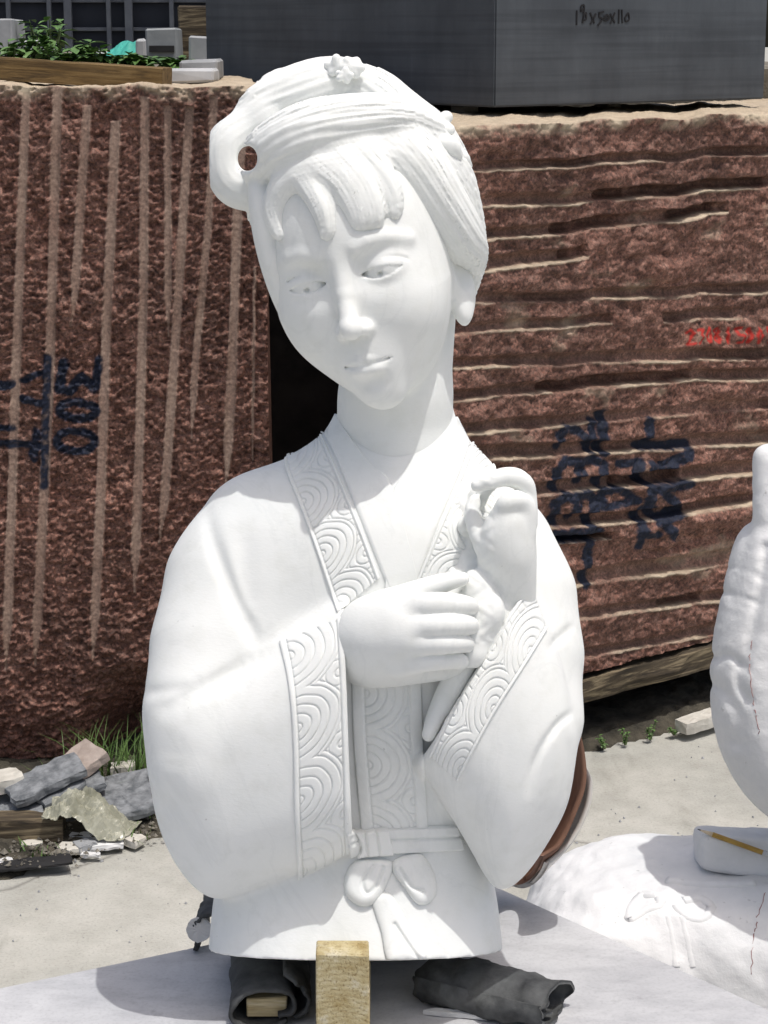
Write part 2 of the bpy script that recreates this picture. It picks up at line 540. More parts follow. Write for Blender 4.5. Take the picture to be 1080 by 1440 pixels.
def leafs():
    pts = [[(618, 200, 12, 2.055), (632, 205, 14, 2.055), (642, 218, 9, 2.06)], [(634, 214, 10, 2.07), (648, 222, 12, 2.075), (655, 232, 8, 2.08)]]
    ch = [lock(q) for q in pts]
    def f(p, ii):
        d = chain(p, ch[0])
        return np.minimum(d, chain(p, ch[1]))
    V, Q = carve(f, cpt(600, 260, 2.03), cpt(675, 170, 2.12), 0.0012)
    bust_part('hair_leaf', V, Q)
leafs()

# ---- robe
def pp(pts, w): return np.array([cpt(a, b, w)[:2] for a, b in pts])
LOFT = np.array([  # py, left px, right px, depth centre, half depth
    (1420, 282, 717, 2.21, .150), (1350, 287, 711, 2.21, .140), (1290, 292, 705, 2.21, .122), (1230, 303, 692, 2.205, .104), (1170, 330, 690, 2.20, .096), (1100, 310, 712, 2.19, .100),
    (1000, 292, 740, 2.18, .112), (900, 284, 760, 2.175, .122), (800, 290, 765, 2.17, .122), (740, 306, 756, 2.165, .112),
    (700, 338, 733, 2.165, .098), (660, 385, 700, 2.165, .082), (630, 428, 672, 2.165, .070), (605, 462, 651, 2.165, .062), (590, 472, 641, 2.165, .058), (560, 480, 636, 2.165, .055)])
lv = (720-LOFT[:, 0])/F*2.12
lc = ((LOFT[:, 1]+LOFT[:, 2])/2-540)/F*2.14
la = (LOFT[:, 2]-LOFT[:, 1])/2/F*2.14
def li(v, col): return np.interp(v, lv[::1], col)     # lv ascends as py descends
o_ = np.argsort(lv)
lv, lc, la, lwc, lb = lv[o_], lc[o_], la[o_], LOFT[o_, 3], LOFT[o_, 4]
def smooth1(c):
    x = np.linspace(lv[0], lv[-1], 300); y = np.interp(x, lv, c)
    for _ in range(60): y[1:-1] = (y[:-2]+2*y[1:-1]+y[2:])/4
    return x, y
LC, LA, LW, LB = smooth1(lc), smooth1(la), smooth1(lwc), smooth1(lb)
SL = [(205, 1050), (210, 995), (240, 975), (300, 948), (360, 910), (420, 868), (482, 834), (560, 820), (560, 1190), (494, 1206), (450, 1228), (400, 1248), (350, 1268), (300, 1284), (268, 1270), (241, 1236), (221, 1190), (208, 1130)]
SR = [(768, 872), (790, 930), (807, 1000), (815, 1045), (806, 1130), (780, 1192), (745, 1248), (714, 1271), (690, 1254), (650, 1186), (612, 1116), (575, 1050), (600, 960), (660, 860), (720, 790)]
CRE = [  # carved creases: points, depth, half width
    ([(283, 716), (300, 770), (325, 830), (352, 885), (358, 905)], 0.0045, 0.008),
    ([(340, 740), (345, 800), (352, 880)], 0.002, 0.012),
    ([(200, 978), (240, 970), (300, 962)], 0.0022, 0.006),
    ([(228, 1000), (270, 975), (330, 945), (398, 912)], 0.004, 0.009),
    ([(262, 1250), (246, 1150), (248, 1050)], 0.002, 0.012),
    ([(742, 1115), (748, 1075), (764, 1040), (786, 1014), (806, 1004)], 0.0050, 0.0036),
    ([(772, 912), (792, 898), (810, 884)], 0.0030, 0.004),
    ([(786, 1014), (798, 1055), (796, 1110), (775, 1165)], 0.0018, 0.006),
    ([(640, 1120), (665, 1180), (700, 1235)], 0.0035, 0.012),
]
RMAP = {}
def robe_setup(ax):
    U, V = np.meshgrid(ax[0], ax[1], indexing='ij')
    for nm, P, w in (('L', SL, 2.06), ('R', SR, 2.06)):
        s = poly_sd(U, V, spline(pp(P, w), 5, True))
        RMAP[nm] = blur2(s, 10).astype(np.float32)
    RMAP['cut'] = None
    a, b = pp([(484, 850), (496, 1206)], 2.04)
    nrm = np.array([b[1]-a[1], -(b[0]-a[0])]); nrm /= -np.hypot(*nrm)
    RMAP['cutL'] = ((U-a[0])*nrm[0]+(V-a[1])*nrm[1]).astype(np.float32)       # > 0 to the right of the left cuff
    a, b = pp([(752, 806), (598, 1062)], 2.04)
    nrm = np.array([b[1]-a[1], -(b[0]-a[0])]); nrm /= np.hypot(*nrm)
    RMAP['cutR'] = ((U-a[0])*nrm[0]+(V-a[1])*nrm[1]).astype(np.float32)       # > 0 up-left of the right cuff
    if RMAP['cutL'][-1, 0] < 0: RMAP['cutL'] *= -1
    if RMAP['cutR'][0, -1] < 0: RMAP['cutR'] *= -1
    D = np.zeros_like(U)
    for P, dep, wd in CRE:
        pts = spline(pp(P, 2.06), 6)
        m_ = len(pts)
        for q in range(m_-1):                       # fade towards the ends
            tq = (q+0.5)/(m_-1)
            D = np.maximum(D, dep*min(1.0, 3.2*min(tq, 1-tq)+0.05)*np.exp(-(seg_dist2(U, V, pts[q:q+2])/wd)**2))
    RMAP['D'] = blur2(D, 1).astype(np.float32)
    RMAP['loft'] = [np.interp(ax[1], *c).astype(np.float32) for c in (LC, LA, LW, LB)]
def pillow(rho_s, R, tau, T):
    rho = np.maximum(1+rho_s/R, 0.0)
    k0 = np.sqrt(rho*rho+(tau/T)**2)+1e-6
    k1 = np.sqrt((rho/R)**2+(tau/T/T)**2)+1e-6
    return k0*(k0-1)/k1
armL = [(*cpt(358, 742, 2.165), 74*PX), (*cpt(322, 820, 2.15), 82*PX), (*cpt(303, 910, 2.125), 84*PX), (*cpt(290, 1000, 2.10), 80*PX), (*cpt(284, 1070, 2.09), 74*PX)]
armR = [(*cpt(715, 770, 2.17), 55*PX), (*cpt(738, 840, 2.15), 64*PX), (*cpt(748, 920, 2.135), 65*PX), (*cpt(750, 1010, 2.12), 62*PX), (*cpt(742, 1080, 2.11), 55*PX)]
TILT = -0.114
v0 = -0.4567
def robe_pieces(p, ii):
    u, v, w = p
    lc_, la_, lw_, lb_ = [q[ii[1]][None, :, None] for q in RMAP['loft']]
    x, z = (u-lc_)/la_, (w-lw_)/lb_
    k0 = (np.abs(x)**2.3+np.abs(z)**2.3)**(1/2.3)+1e-6
    k1 = np.sqrt((x/la_)**2+(z/lb_)**2)+1e-6
    core = k0*(k0-1)/k1
    core = np.maximum(core, (v-0.118))
    d = smin(core, chain(p, armL, 0.03), 0.06)
    d = smin(d, chain(p, armR, 0.03), 0.05)
    sl = RMAP['L'][ii[0], ii[1]][:, :, None]
    cl = RMAP['cutL'][ii[0], ii[1]][:, :, None]
    # left sleeve: its mid surface comes forward towards the wrist
    midL = 2.085-0.10*np.clip(u+0.22, 0, 0.3)+1.1*np.clip(-v-0.17, 0, 1)**2
    L = pillow(sl, 0.075, w-midL, 0.052)
    inner = pillow(sl+0.012, 0.06, w-midL, 0.040)
    L = smax(L, cl, 0.003)
    L = smax(L, -np.maximum(inner, -(cl+0.10)), 0.004)
    sr = RMAP['R'][ii[0], ii[1]][:, :, None]
    cr = RMAP['cutR'][ii[0], ii[1]][:, :, None]
    midR = 2.085-0.09*np.clip(0.16-u, 0, 0.3)+1.2*np.clip(-v-0.17, 0, 1)**2
    R = pillow(sr, 0.07, w-midR, 0.058)
    inner = pillow(sr+0.012, 0.055, w-midR, 0.045)
    R = smax(R, cr, 0.003)
    R = smax(R, -np.maximum(inner, -(cr+0.09)), 0.004)
    return d, L, R
def f_robe(p, ii):
    d, L, R = robe_pieces(p, ii)
    d = smin(d, L, 0.010)
    d = smin(d, R, 0.010)
    d = d+RMAP['D'][ii[0], ii[1]][:, :, None]
    # flat sawn underside
    return np.maximum(d, (v0+TILT*(p[2]-2.12))-p[1])
lo_r = (-0.262, -0.500, 1.965); hi_r = (0.225, 0.128, 2.37)
RES = 0.0021
Vb, Qb = carve(f_robe, lo_r, hi_r, RES, setup=robe_setup)
robe_bvh = BVHTree.FromPolygons([tuple(v) for v in Vb], [tuple(q) for q in Qb])
# split the one skin into robe and two sleeves
ctr = Vb[Qb].mean(1)
iu = np.clip(np.round((ctr[:, 0]-lo_r[0])/RES).astype(int), 0, RMAP['L'].shape[0]-1)
iv = np.clip(np.round((ctr[:, 1]-lo_r[1])/RES).astype(int), 0, RMAP['L'].shape[1]-1)
front = ctr[:, 2] < 2.145
selL = (RMAP['L'][iu, iv] < 0.0005) & (RMAP['cutL'][iu, iv] < 0.004) & front & (ctr[:, 2] < 2.13)
selR = (RMAP['R'][iu, iv] < 0.0005) & (RMAP['cutR'][iu, iv] < 0.004) & (ctr[:, 2] < 2.135)
nrm = np.zeros_like(Vb)
a_, b_, c_, d_ = (Vb[Qb[:, i]] for i in range(4))
fn = np.cross(c_-a_, d_-b_)
for i in range(4):
    for x in range(3): nrm[:, x] += np.bincount(Qb[:, i], fn[:, x], len(Vb))
nrm /= np.linalg.norm(nrm, axis=1)[:, None]+1e-12
def sub_part(name, sel, parent=None):
    Q = Qb[sel]
    ids, inv = np.unique(Q, return_inverse=True)
    o = bust_part(name, Vb[ids], inv.reshape(Q.shape), parent)
    wn_ = c2w(nrm[ids])-np.array([0, 0, CAMZ])          # nrm points outward in either handedness
    o.data.normals_split_custom_set_from_vertices([tuple(x) for x in wn_])
    return o
robe_o = sub_part('robe', ~(selL | selR))
sleeve_l = sub_part('sleeve', selL)
sleeve_r = sub_part('sleeve', selR & ~selL)

# ---- hands (round-cone skeletons blended into one skin each)
def hchain(pts, n=5): return [tuple(x) for x in spline([(*cpt(a, b, w), r/F*w) for a, b, r, w in pts], n)]
HL = dict(
    palm=[hchain([(484, 905, 34, 2.085), (506, 902, 42, 2.052), (534, 893, 49, 2.03), (580, 888, 46, 2.012)]),
          hchain([(522, 878, 34, 2.042), (560, 862, 26, 2.012)]), hchain([(518, 925, 33, 2.045), (570, 925, 22, 2.02)]), hchain([(510, 930, 28, 2.06), (560, 938, 24, 2.05), (640, 932, 20, 2.045)])],
    fingers=[hchain([(560, 858, 20, 2.008), (600, 851, 18.5, 1.992), (634, 850, 16.5, 1.99), (656, 852, 14, 2.004), (662, 855, 12, 2.025)]),
             hchain([(565, 884, 19, 2.004), (602, 880, 18, 1.987), (636, 878, 16.5, 1.986), (657, 879, 14, 2.002), (662, 881, 12, 2.025)]),
             hchain([(565, 910, 18, 2.006), (600, 905, 17, 1.990), (632, 904, 15.5, 1.989), (652, 905, 13, 2.004), (657, 907, 11, 2.025)]),
             hchain([(560, 936, 17, 2.012), (594, 930, 15.5, 1.998), (624, 928, 14, 1.998), (644, 929, 12, 2.010), (650, 931, 10, 2.03)]),
             hchain([(540, 850, 20, 2.03), (585, 832, 16, 2.02), (622, 820, 14, 2.02), (650, 814, 10, 2.02)])])
HRT = dict(
    palm=[hchain([(700, 905, 42, 2.095), (710, 845, 40, 2.078), (714, 800, 37, 2.055), (716, 765, 34, 2.043), (720, 738, 28, 2.038), (730, 716, 20, 2.036)]),
          hchain([(704, 780, 25, 2.034), (704, 752, 20, 2.024), (712, 730, 15, 2.020)])],
    fingers=[hchain([(742, 735, 14, 2.046), (741, 700, 14, 2.042), (735, 679, 14.5, 2.034), (713, 671, 13.5, 2.024), (690, 677, 11, 2.020), (670, 683, 8.5, 2.022)]),
             hchain([(738, 745, 14, 2.034), (736, 714, 15, 2.026), (725, 704, 15, 2.016), (712, 708, 13.5, 2.012), (703, 722, 11, 2.020), (700, 738, 9, 2.032)]),
             hchain([(741, 725, 13, 2.058), (741, 690, 13, 2.056), (727, 672, 13.5, 2.054), (702, 671, 12, 2.050), (684, 686, 10.5, 2.054), (675, 702, 9, 2.062)]),
             hchain([(688, 775, 16, 2.035), (672, 750, 13, 2.040), (664, 724, 11, 2.045), (667, 704, 9, 2.05)])])
def make_hand(name, H, lo, hi, kk=0.004, extra=None):
    def f(p, ii):
        d = None
        for c in H['palm']:
            e = chain(p, c, 0.006); d = e if d is None else smin(d, e, 0.018)
        fg = None
        for c in H['fingers']:
            e = chain(p, c); fg = e if fg is None else smin(fg, e, 0.0010)
        d = smin(d, fg, 0.006)
        for g_ in H.get('grooves', ()): d = smax(d, -chain(p, g_), 0.004)
        return extra(p, d) if extra else d
    V, Q = carve(f, lo, hi, 0.0013)
    o = bust_part(name, V, Q)
    return o
make_hand('hand', HL, cpt(370, 970, 2.0)-np.array([0, .01, .07]), cpt(675, 795, 2.14))
def lump(p, d):
    # uncut stone left between the fingers and the collar
    for i, (a, b, r, w) in enumerate([(668, 760, 24, 2.075), (655, 720, 22, 2.085), (662, 800, 26, 2.07), (650, 850, 26, 2.05), (672, 700, 14, 2.075), (645, 780, 14, 2.07), (655, 740, 12, 2.062), (668, 725, 10, 2.06), (640, 815, 16, 2.06), (668, 885, 24, 2.035), (672, 830, 26, 2.04), (684, 860, 26, 2.035), (664, 915, 22, 2.035), (655, 868, 18, 2.03), (655, 895, 18, 2.03), (690, 895, 28, 2.05), (676, 935, 24, 2.055), (700, 870, 26, 2.055)]):
        c = cpt(a, b, w); r = r/F*w
        d = smin(d, ell(p, c, (r, r*1.2, r)), 0.006)
    return d+0.0006*np.sin(p[0]*420+2*np.sin(p[1]*190))*np.sin(p[1]*310)*(p[0] < cpt(690, 0, 2.06)[0])*(p[1] > cpt(0, 900, 2.06)[1])
make_hand('hand', HRT, cpt(615, 930, 2.0)-np.array([0, .01, .06]), cpt(762, 645, 2.14), extra=lump)

# ---- strips laid over the carved body: collar, cuffs, front panel, sash
def noise1(x, s):
    return np.sin(x*1.7+s)*0.5+np.sin(x*3.1+s*2.3)*0.3+np.sin(x*7.3+s*5.1)*0.2
def waves(sx, ty, width, period, r, rings, depth, gw, phase=0.0, side=0):
    """carved overlapping half-discs of concentric rings; sx 0..width across, ty along (metres)"""
    e = r/rings
    tw = ty+0.0004*np.sin(sx*260+ty*90)
    def rr(cx, off):
        k = np.round((tw-off)/period)
        return np.hypot(sx-cx, tw-off-k*period), k
    dA, _ = rr(0.0 if side == 0 else width, phase)
    dB, _ = rr(width if side == 0 else 0.0, phase+period/2)
    dA = dA*(1+0.015*np.sin(ty*120)); dB = dB*(1+0.015*np.sin(ty*140+2))
    inA = dA < r
    d = np.where(inA, dA, dB)
    fr = d/e-np.floor(d/e)
    g = np.exp(-(((fr-0.5)*e)/gw)**2)
    edge = np.exp(-((dA-r)/gw)**2)
    g = np.where((~inA) & (dB > r*1.25), 0, g)
    round_ = 0.5*np.abs(np.sin((d/e-0.5)*math.pi))
    return -depth*np.maximum(g, edge)+depth*0.12*round_
def strip(name, A, B, bvh, height, nu, nv, parent=None, snap='ray', sink=0.004, wdef=2.08, m=None, label=None, off=0.0):
    """A, B: pixel polylines (edges); height(s, t, width, length) in metres above the body"""
    a = spline(A, 12); b = spline(B, 12)
    def resamp(c, n):
        L = np.r_[0, np.cumsum(np.hypot(*(c[1:, :2]-c[:-1, :2]).T))]
        x = np.linspace(0, L[-1], n)
        return np.stack([np.interp(x, L, c[:, i]) for i in range(c.shape[1])], 1), L[-1]
    a, La = resamp(a, nv); b, Lb = resamp(b, nv)
    s = np.linspace(0, 1, nu)
    G = a[None]*(1-s)[:, None, None]+b[None]*s[:, None, None]
    P = np.zeros((nu, nv, 3)); Nn = np.zeros((nu, nv, 3))
    last = None
    for j in range(nv):
        for i in range(nu):
            q = G[i, j]
            h = hit(bvh, q[0], q[1])
            if h is None:
                c = cpt(q[0], q[1], last[2] if last is not None else wdef)
                r = bvh.find_nearest(Vector(c))
                h = (np.array(r[0]), np.array(r[1]))
            P[i, j] = h[0]; Nn[i, j] = h[1]; last = h[0]
    # smooth base so the voxel skin does not show through
    for _ in range(6):
        for X in (P, Nn):
            X[1:-1] = (X[:-2]+2*X[1:-1]+X[2:])/4
            X[:, 1:-1] = (X[:, :-2]+2*X[:, 1:-1]+X[:, 2:])/4
    Nn /= np.linalg.norm(Nn, axis=2)[:, :, None]+1e-9
    Nn = np.where(Nn[:, :, 2:3] > 0, -Nn, Nn)
    wid = np.linalg.norm(P[-1, nv//2]-P[0, nv//2]); ln = np.linalg.norm(P[nu//2, 1:]-P[nu//2, :-1], axis=1).sum()
    S, T = np.meshgrid(s*wid, np.linspace(0, ln, nv), indexing='ij')
    H = height(S, T, wid, ln)+off
    P = P+Nn*H[:, :, None]
    # skirt: border ring sunk into the body
    ring = [(i, 0) for i in range(nu)]+[(nu-1, j) for j in range(1, nv)]+[(i, nv-1) for i in range(nu-2, -1, -1)]+[(0, j) for j in range(nv-2, 0, -1)]
    V = [P.reshape(-1, 3)]
    V.append(np.array([P[i, j]-Nn[i, j]*(H[i, j]+sink) for i, j in ring]))
    V = np.vstack(V)
    I = np.arange(nu*nv).reshape(nu, nv)
    Q = np.stack([I[:-1, :-1], I[1:, :-1], I[1:, 1:], I[:-1, 1:]], -1).reshape(-1, 4)
    m_ = len(ring); base = nu*nv
    rq = []
    for k in range(m_):
        k2 = (k+1) % m_
        rq.append((I[ring[k]], base+k, base+k2, I[ring[k2]]))
    Q = np.vstack([Q, np.array(rq)])
    o = bust_part(name, V, Q[:, ::-1] if np.cross(P[1, 0]-P[0, 0], P[0, 1]-P[0, 0])@Nn[0, 0] > 0 else Q, parent, m)
    return o
def band(raise_, rim, wkw, rimh=0.0012, rimg=0.0009):
    def f(s, t, W, L):
        e = np.minimum(s, W-s)
        inn = s-rim, W-2*rim
        h = np.full_like(s, raise_)
        pat = waves(s-rim, t, W-2*rim, **wkw)
        inside = (e > rim)
        h += np.where(inside, pat*np.clip((e-rim)/0.0008, 0, 1), rimh*np.sqrt(np.clip(1-((e-rim/2)/(rim/2+1e-6))**2, 0, 1)))
        h -= 0.0016*np.exp(-((e-rim)/rimg)**2)
        return h*np.clip(e/0.0012+0.25, 0, 1)
    return f
strip('cuff_band', [(393, 903), (405, 960), (412, 1040), (414, 1140), (419, 1238)], [(482, 868), (486, 960), (490, 1080), (493, 1196)],
      robe_bvh, band(0.0016, 0.006, dict(period=0.084, r=0.050, rings=5, depth=0.0015, gw=0.0008, phase=0.020)), 90, 330, sleeve_l)
strip('cuff_band', [(744, 822), (700, 892), (650, 972), (604, 1062)], [(768, 886), (735, 940), (690, 1012), (644, 1098)],
      robe_bvh, band(0.0016, 0.005, dict(period=0.080, r=0.047, rings=5, depth=0.0015, gw=0.0008, phase=0.034, side=1)), 80, 300, sleeve_r)
strip('collar_band', [(408, 628), (400, 655), (420, 708), (445, 775), (474, 862)], [(448, 600), (462, 632), (486, 690), (510, 748), (534, 812)],
      robe_bvh, band(0.0018, 0.004, dict(period=0.072, r=0.040, rings=5, depth=0.0018, gw=0.0007, phase=0.010)), 70, 280, robe_o)
strip('collar_band', [(664, 618), (655, 648), (632, 705), (608, 762), (580, 830)], [(694, 655), (700, 690), (690, 740), (668, 790), (640, 850)],
      robe_bvh, band(0.0018, 0.004, dict(period=0.072, r=0.040, rings=5, depth=0.0016, gw=0.0007, phase=0.030, side=1)), 70, 260, robe_o)
strip('front_panel', [(494, 955), (497, 1050), (508, 1170)], [(592, 950), (596, 1050), (602, 1170)],
      robe_bvh, band(0.0022, 0.013, dict(period=0.078, r=0.046, rings=5, depth=0.0015, gw=0.0008, phase=0.016)), 80, 220, robe_o)
def plain(raise_, prof=None):
    def f(s, t, W, L):
        e = np.minimum(s, W-s)
        h = raise_*np.clip(e/0.002+0.2, 0, 1)
        if prof: h = h+prof(s, t, W, L)
        return h
    return f
def vneck(side, tv):
    def f(s, t, W, L):
        e = (W-s) if side else s
        step = np.clip(e/0.0016+0.1, 0, 1)
        fade = np.clip((t-tv*L)/0.010, 0, 1)
        return 0.0030*(step*(1-fade)+fade)*np.clip(((s if side else W-s)/0.004), 0, 1)**0.5
    return f
strip('inner_collar', [(452, 604), (470, 640), (490, 690), (512, 745), (560, 865)], [(474, 582), (498, 622), (524, 656), (553, 689), (600, 865)], robe_bvh, vneck(1, 0.42), 40, 130, robe_o)
strip('inner_collar', [(640, 586), (622, 632), (600, 660), (553, 691), (540, 865)], [(660, 625), (648, 662), (630, 706), (608, 760), (570, 865)], robe_bvh, vneck(0, 0.40), 40, 130, robe_o, off=-0.0004)
strip('sash', [(488, 1168), (560, 1163), (640, 1160)], [(492, 1203), (560, 1201), (650, 1196)], robe_bvh,
      plain(0.005, lambda s, t, W, L: -0.0025*np.exp(-((s-W*0.45)/0.0016)**2)), 36, 90, robe_o)
strip('sash_knot', [(498, 1166), (545, 1162)], [(502, 1207), (552, 1203)], robe_bvh,
      plain(0.010, lambda s, t, W, L: -0.003*np.exp(-((t-L*0.3)/0.0016)**2)-0.003*np.exp(-((t-L*0.62)/0.0016)**2)), 30, 40, robe_o)
# bow loops and ribbon tails
def relief(name, outline, height, groove, parent, n=70, w=2.12, gd=0.003, gwid=0.0022):
    pl = spline(outline, 6, True)
    lo = pl.min(0)-2; hi = pl.max(0)+2
    xs = np.linspace(lo[0], hi[0], n); ys = np.linspace(lo[1], hi[1], int(n*(hi[1]-lo[1])/(hi[0]-lo[0])))
    X, Y = np.meshgrid(xs, ys, indexing='ij')
    sd = poly_sd(X, Y, pl)*PX
    g = np.zeros_like(sd)
    for gr in groove: g += gd*np.exp(-(seg_dist2(X, Y, spline(gr, 6))*PX/gwid)**2)
    H = height*np.sqrt(np.clip(1-np.clip(1+sd/0.010, 0, 1)**2, 0, 1))-g*np.clip(-sd/0.003, 0, 1)
    H = np.where(sd > 0, -0.004, H)
    P = np.zeros(X.shape+(3,)); last = None
    for i in range(X.shape[0]):
        for j in range(X.shape[1]):
            h = hit(robe_bvh, X[i, j], Y[i, j])
            if h is None: P[i, j] = last if last is not None else cpt(X[i, j], Y[i, j], w); continue
            d = h[0]/np.linalg.norm(h[0])
            P[i, j] = h[0]-d*H[i, j]; last = P[i, j]
    keep = sd < 0.0022
    I = np.arange(X.size).reshape(X.shape)
    k = keep[:-1, :-1] & keep[1:, :-1] & keep[1:, 1:] & keep[:-1, 1:]
    Q = np.stack([I[:-1, :-1], I[1:, :-1], I[1:, 1:], I[:-1, 1:]], -1)[k]
    ids, inv = np.unique(Q, return_inverse=True)
    return bust_part(name, P.reshape(-1, 3)[ids], inv.reshape(Q.shape)[:, ::-1], parent)
relief('ribbon_tail', [(522, 1262), (545, 1255), (562, 1275), (580, 1310), (600, 1346), (570, 1352), (545, 1353), (535, 1310)], 0.006, [[(555, 1300), (575, 1330), (590, 1350)]], robe_o)
relief('bow_loop', [(520, 1208), (497, 1212), (484, 1235), (487, 1260), (508, 1275), (530, 1268), (546, 1240), (552, 1212)], 0.010, [[(524, 1218), (510, 1240), (516, 1256), (530, 1244), (538, 1220)]], robe_o)
relief('bow_loop', [(556, 1208), (590, 1200), (608, 1222), (615, 1252), (604, 1270), (586, 1271), (568, 1248), (552, 1225)], 0.010, [[(562, 1222), (578, 1246), (594, 1252)]], robe_o)
# rolled hem behind the cuff opening of the raised arm
def hem():
    c = lock([(668, 905, 18, 2.045), (640, 955, 18, 2.05), (616, 1003, 15, 2.052), (603, 1033, 10, 2.045)])
    V, Q = carve(lambda p, ii: chain(p, c), cpt(580, 1055, 2.0), cpt(700, 875, 2.12), 0.0016)
    bust_part('sleeve_hem', V, Q, sleeve_r)
hem()

# ================================================================ GROUND AND WORK SLAB
def m_ground(nt, b):
    v = coords(nt)
    n1 = noise(nt, v, 1.6, 6, 0.6, 0.6); n2 = noise(nt, v, 9.0, 6, 0.7); n3 = noise(nt, v, 160.0, 4, 0.7)
    st = noise(nt, coords(nt, (1.0, 0.35, 1)), 4.5, 5, 0.65, 0.5)
    c = ramp(nt, n1, [(0.3, (0.34, 0.345, 0.32)), (0.7, (0.47, 0.465, 0.43))])
    c = mix(nt, c, ramp(nt, n2, [(0.3, (0.80, 0.79, 0.76)), (0.6, (1.06, 1.05, 1.03))]), 0.8, 'MULTIPLY')
    c = mix(nt, c, ramp(nt, st, [(0.36, (0.72, 0.72, 0.70)), (0.5, (1, 1, 1))]), 0.7, 'MULTIPLY')
    c = mix(nt, c, ramp(nt, n3, [(0.30, (0.70, 0.69, 0.67)), (0.46, (1, 1, 1)), (0.7, (1.08, 1.08, 1.07))]), 0.8, 'MULTIPLY')
    vo = N(nt, 'ShaderNodeTexVoronoi', feature='DISTANCE_TO_EDGE')
    vo.inputs['Scale'].default_value = 0.75
    dn = N(nt, 'ShaderNodeMix', data_type='VECTOR'); dn.inputs[0].default_value = 0.12
    nn = N(nt, 'ShaderNodeTexNoise'); nn.inputs['Scale'].default_value = 5.0; nt.links.new(v, nn.inputs['Vector'])
    nt.links.new(v, dn.inputs[4]); nt.links.new(nn.outputs['Color'], dn.inputs[5]); nt.links.new(dn.outputs[1], vo.inputs['Vector'])
    c = mix(nt, c, (0.16, 0.155, 0.14), ramp(nt, vo.outputs['Distance'], [(0.0, 0.75), (0.006, 0.0)]))
    nt.links.new(c, b.inputs['Base Color'])
    b.inputs['Roughness'].default_value = 0.92
    bump(nt, b, n3, 0.35, 0.004)
M_GROUND = mat('concrete', m_ground)
me = np_mesh('ground', np.array([(-120, -60, 0), (120, -60, 0), (120, 200, 0), (-120, 200, 0)], float), np.array([[0, 1, 2, 3]]), False)
tag(obj('ground', me, None, M_GROUND), kind='structure')
def m_slab(nt, b):
    v = coords(nt)
    n1 = noise(nt, v, 5.0, 6, 0.65, 0.8); n2 = noise(nt, coords(nt, (1, 2.2, 1), (0, 0, 0.5)), 16.0, 6, 0.65); n3 = noise(nt, v, 240.0, 3, 0.6)
    c = ramp(nt, n1, [(0.3, (0.40, 0.405, 0.42)), (0.7, (0.55, 0.555, 0.565))])
    c = mix(nt, c, ramp(nt, n2, [(0.32, (0.82, 0.82, 0.83)), (0.55, (1.04, 1.04, 1.04))]), 0.75, 'MULTIPLY')
    c = mix(nt, c, ramp(nt, n3, [(0.3, (0.8, 0.8, 0.8)), (0.5, (1, 1, 1))]), 0.6, 'MULTIPLY')
    n4 = noise(nt, v, 34.0, 3, 0.5)
    c = mix(nt, c, (0.24, 0.24, 0.24), ramp(nt, n4, [(0.72, 0.0), (0.80, 0.5)]))
    nt.links.new(c, b.inputs['Base Color'])
    b.inputs['Roughness'].default_value = 0.75
    bump(nt, b, n2, 0.2, 0.002)
M_SLAB = mat('grey_stone', m_slab)
ZS = 0.745
def prism(name, poly, z0, z1, m, parent=None):
    n = len(poly)
    V = [(x, y, z1) for x, y in poly]+[(x, y, z0) for x, y in poly]
    Q = [tuple(range(n)), tuple(range(2*n-1, n-1, -1))]+[(i, i+n, (i+1) % n+n, (i+1) % n) for i in range(n)]
    o = obj(name, np_mesh(name, np.array(V), Q, False), parent, m)
    return o
c0 = on_z(692, 1245, ZS)[:2]; cl_ = on_z(0, 1390, ZS)[:2]; cr_ = on_z(1080, 1420, ZS)[:2]
eL = (cl_-c0)/np.linalg.norm(cl_-c0); eR = (cr_-c0)/np.linalg.norm(cr_-c0)
slab = prism('stone_slab', [c0, c0+eR*1.1, c0+eR*1.1+eL*1.3, c0+eL*1.3][::-1], 0.0, ZS, M_SLAB)
tag(slab, 'pale grey stone slab that the marble bust is propped up on', 'stone slab')

# ================================================================ NOISE AND BLOCK HELPERS
def fbm(x, y, octaves=5, seed=0, gain=0.5):
    x = np.asarray(x, float); y = np.asarray(y, float)
    out = np.zeros(np.broadcast(x, y).shape); amp = 1.0; tot = 0
    for o in range(octaves):
        r = np.random.default_rng(seed*31+o)
        T = r.random((64, 64))*2-1
        xi = np.floor(x).astype(int); yi = np.floor(y).astype(int)
        fx = x-xi; fy = y-yi
        fx = fx*fx*(3-2*fx); fy = fy*fy*(3-2*fy)
        a = T[xi % 64, yi % 64]; b = T[(xi+1) % 64, yi % 64]; c = T[xi % 64, (yi+1) % 64]; d = T[(xi+1) % 64, (yi+1) % 64]
        out += amp*((a*(1-fx)+b*fx)*(1-fy)+(c*(1-fx)+d*fx)*fy)
        tot += amp; amp *= gain; x = x*2.03+11.3; y = y*2.03+7.1
    return out/tot
def attr(me, name, vals):
    a = me.attributes.new(name, 'FLOAT', 'POINT')
    a.data.foreach_set('value', np.ascontiguousarray(vals, np.float32).ravel())
def box_mesh(name, sx, sy, sz, bev=0.004, jit=0.0, seed=0, seg=1, smooth=False):
    """box standing on z = 0, centred in x and y, slightly uneven corners, bevelled"""
    r = random.Random(seed)
    bm = bmesh.new()
    bmesh.ops.create_cube(bm, size=1.0)
    for v in bm.verts:
        v.co = Vector((v.co.x*sx+r.uniform(-jit, jit), v.co.y*sy+r.uniform(-jit, jit), (v.co.z+0.5)*sz+r.uniform(-jit, jit)))
    if bev: bmesh.ops.bevel(bm, geom=list(bm.edges), offset=bev, segments=seg, affect='EDGES', profile=0.6)
    me = bpy.data.meshes.new(name); bm.to_mesh(me); bm.free()
    if smooth: me.polygons.foreach_set('use_smooth', np.ones(len(me.polygons), bool))
    return me
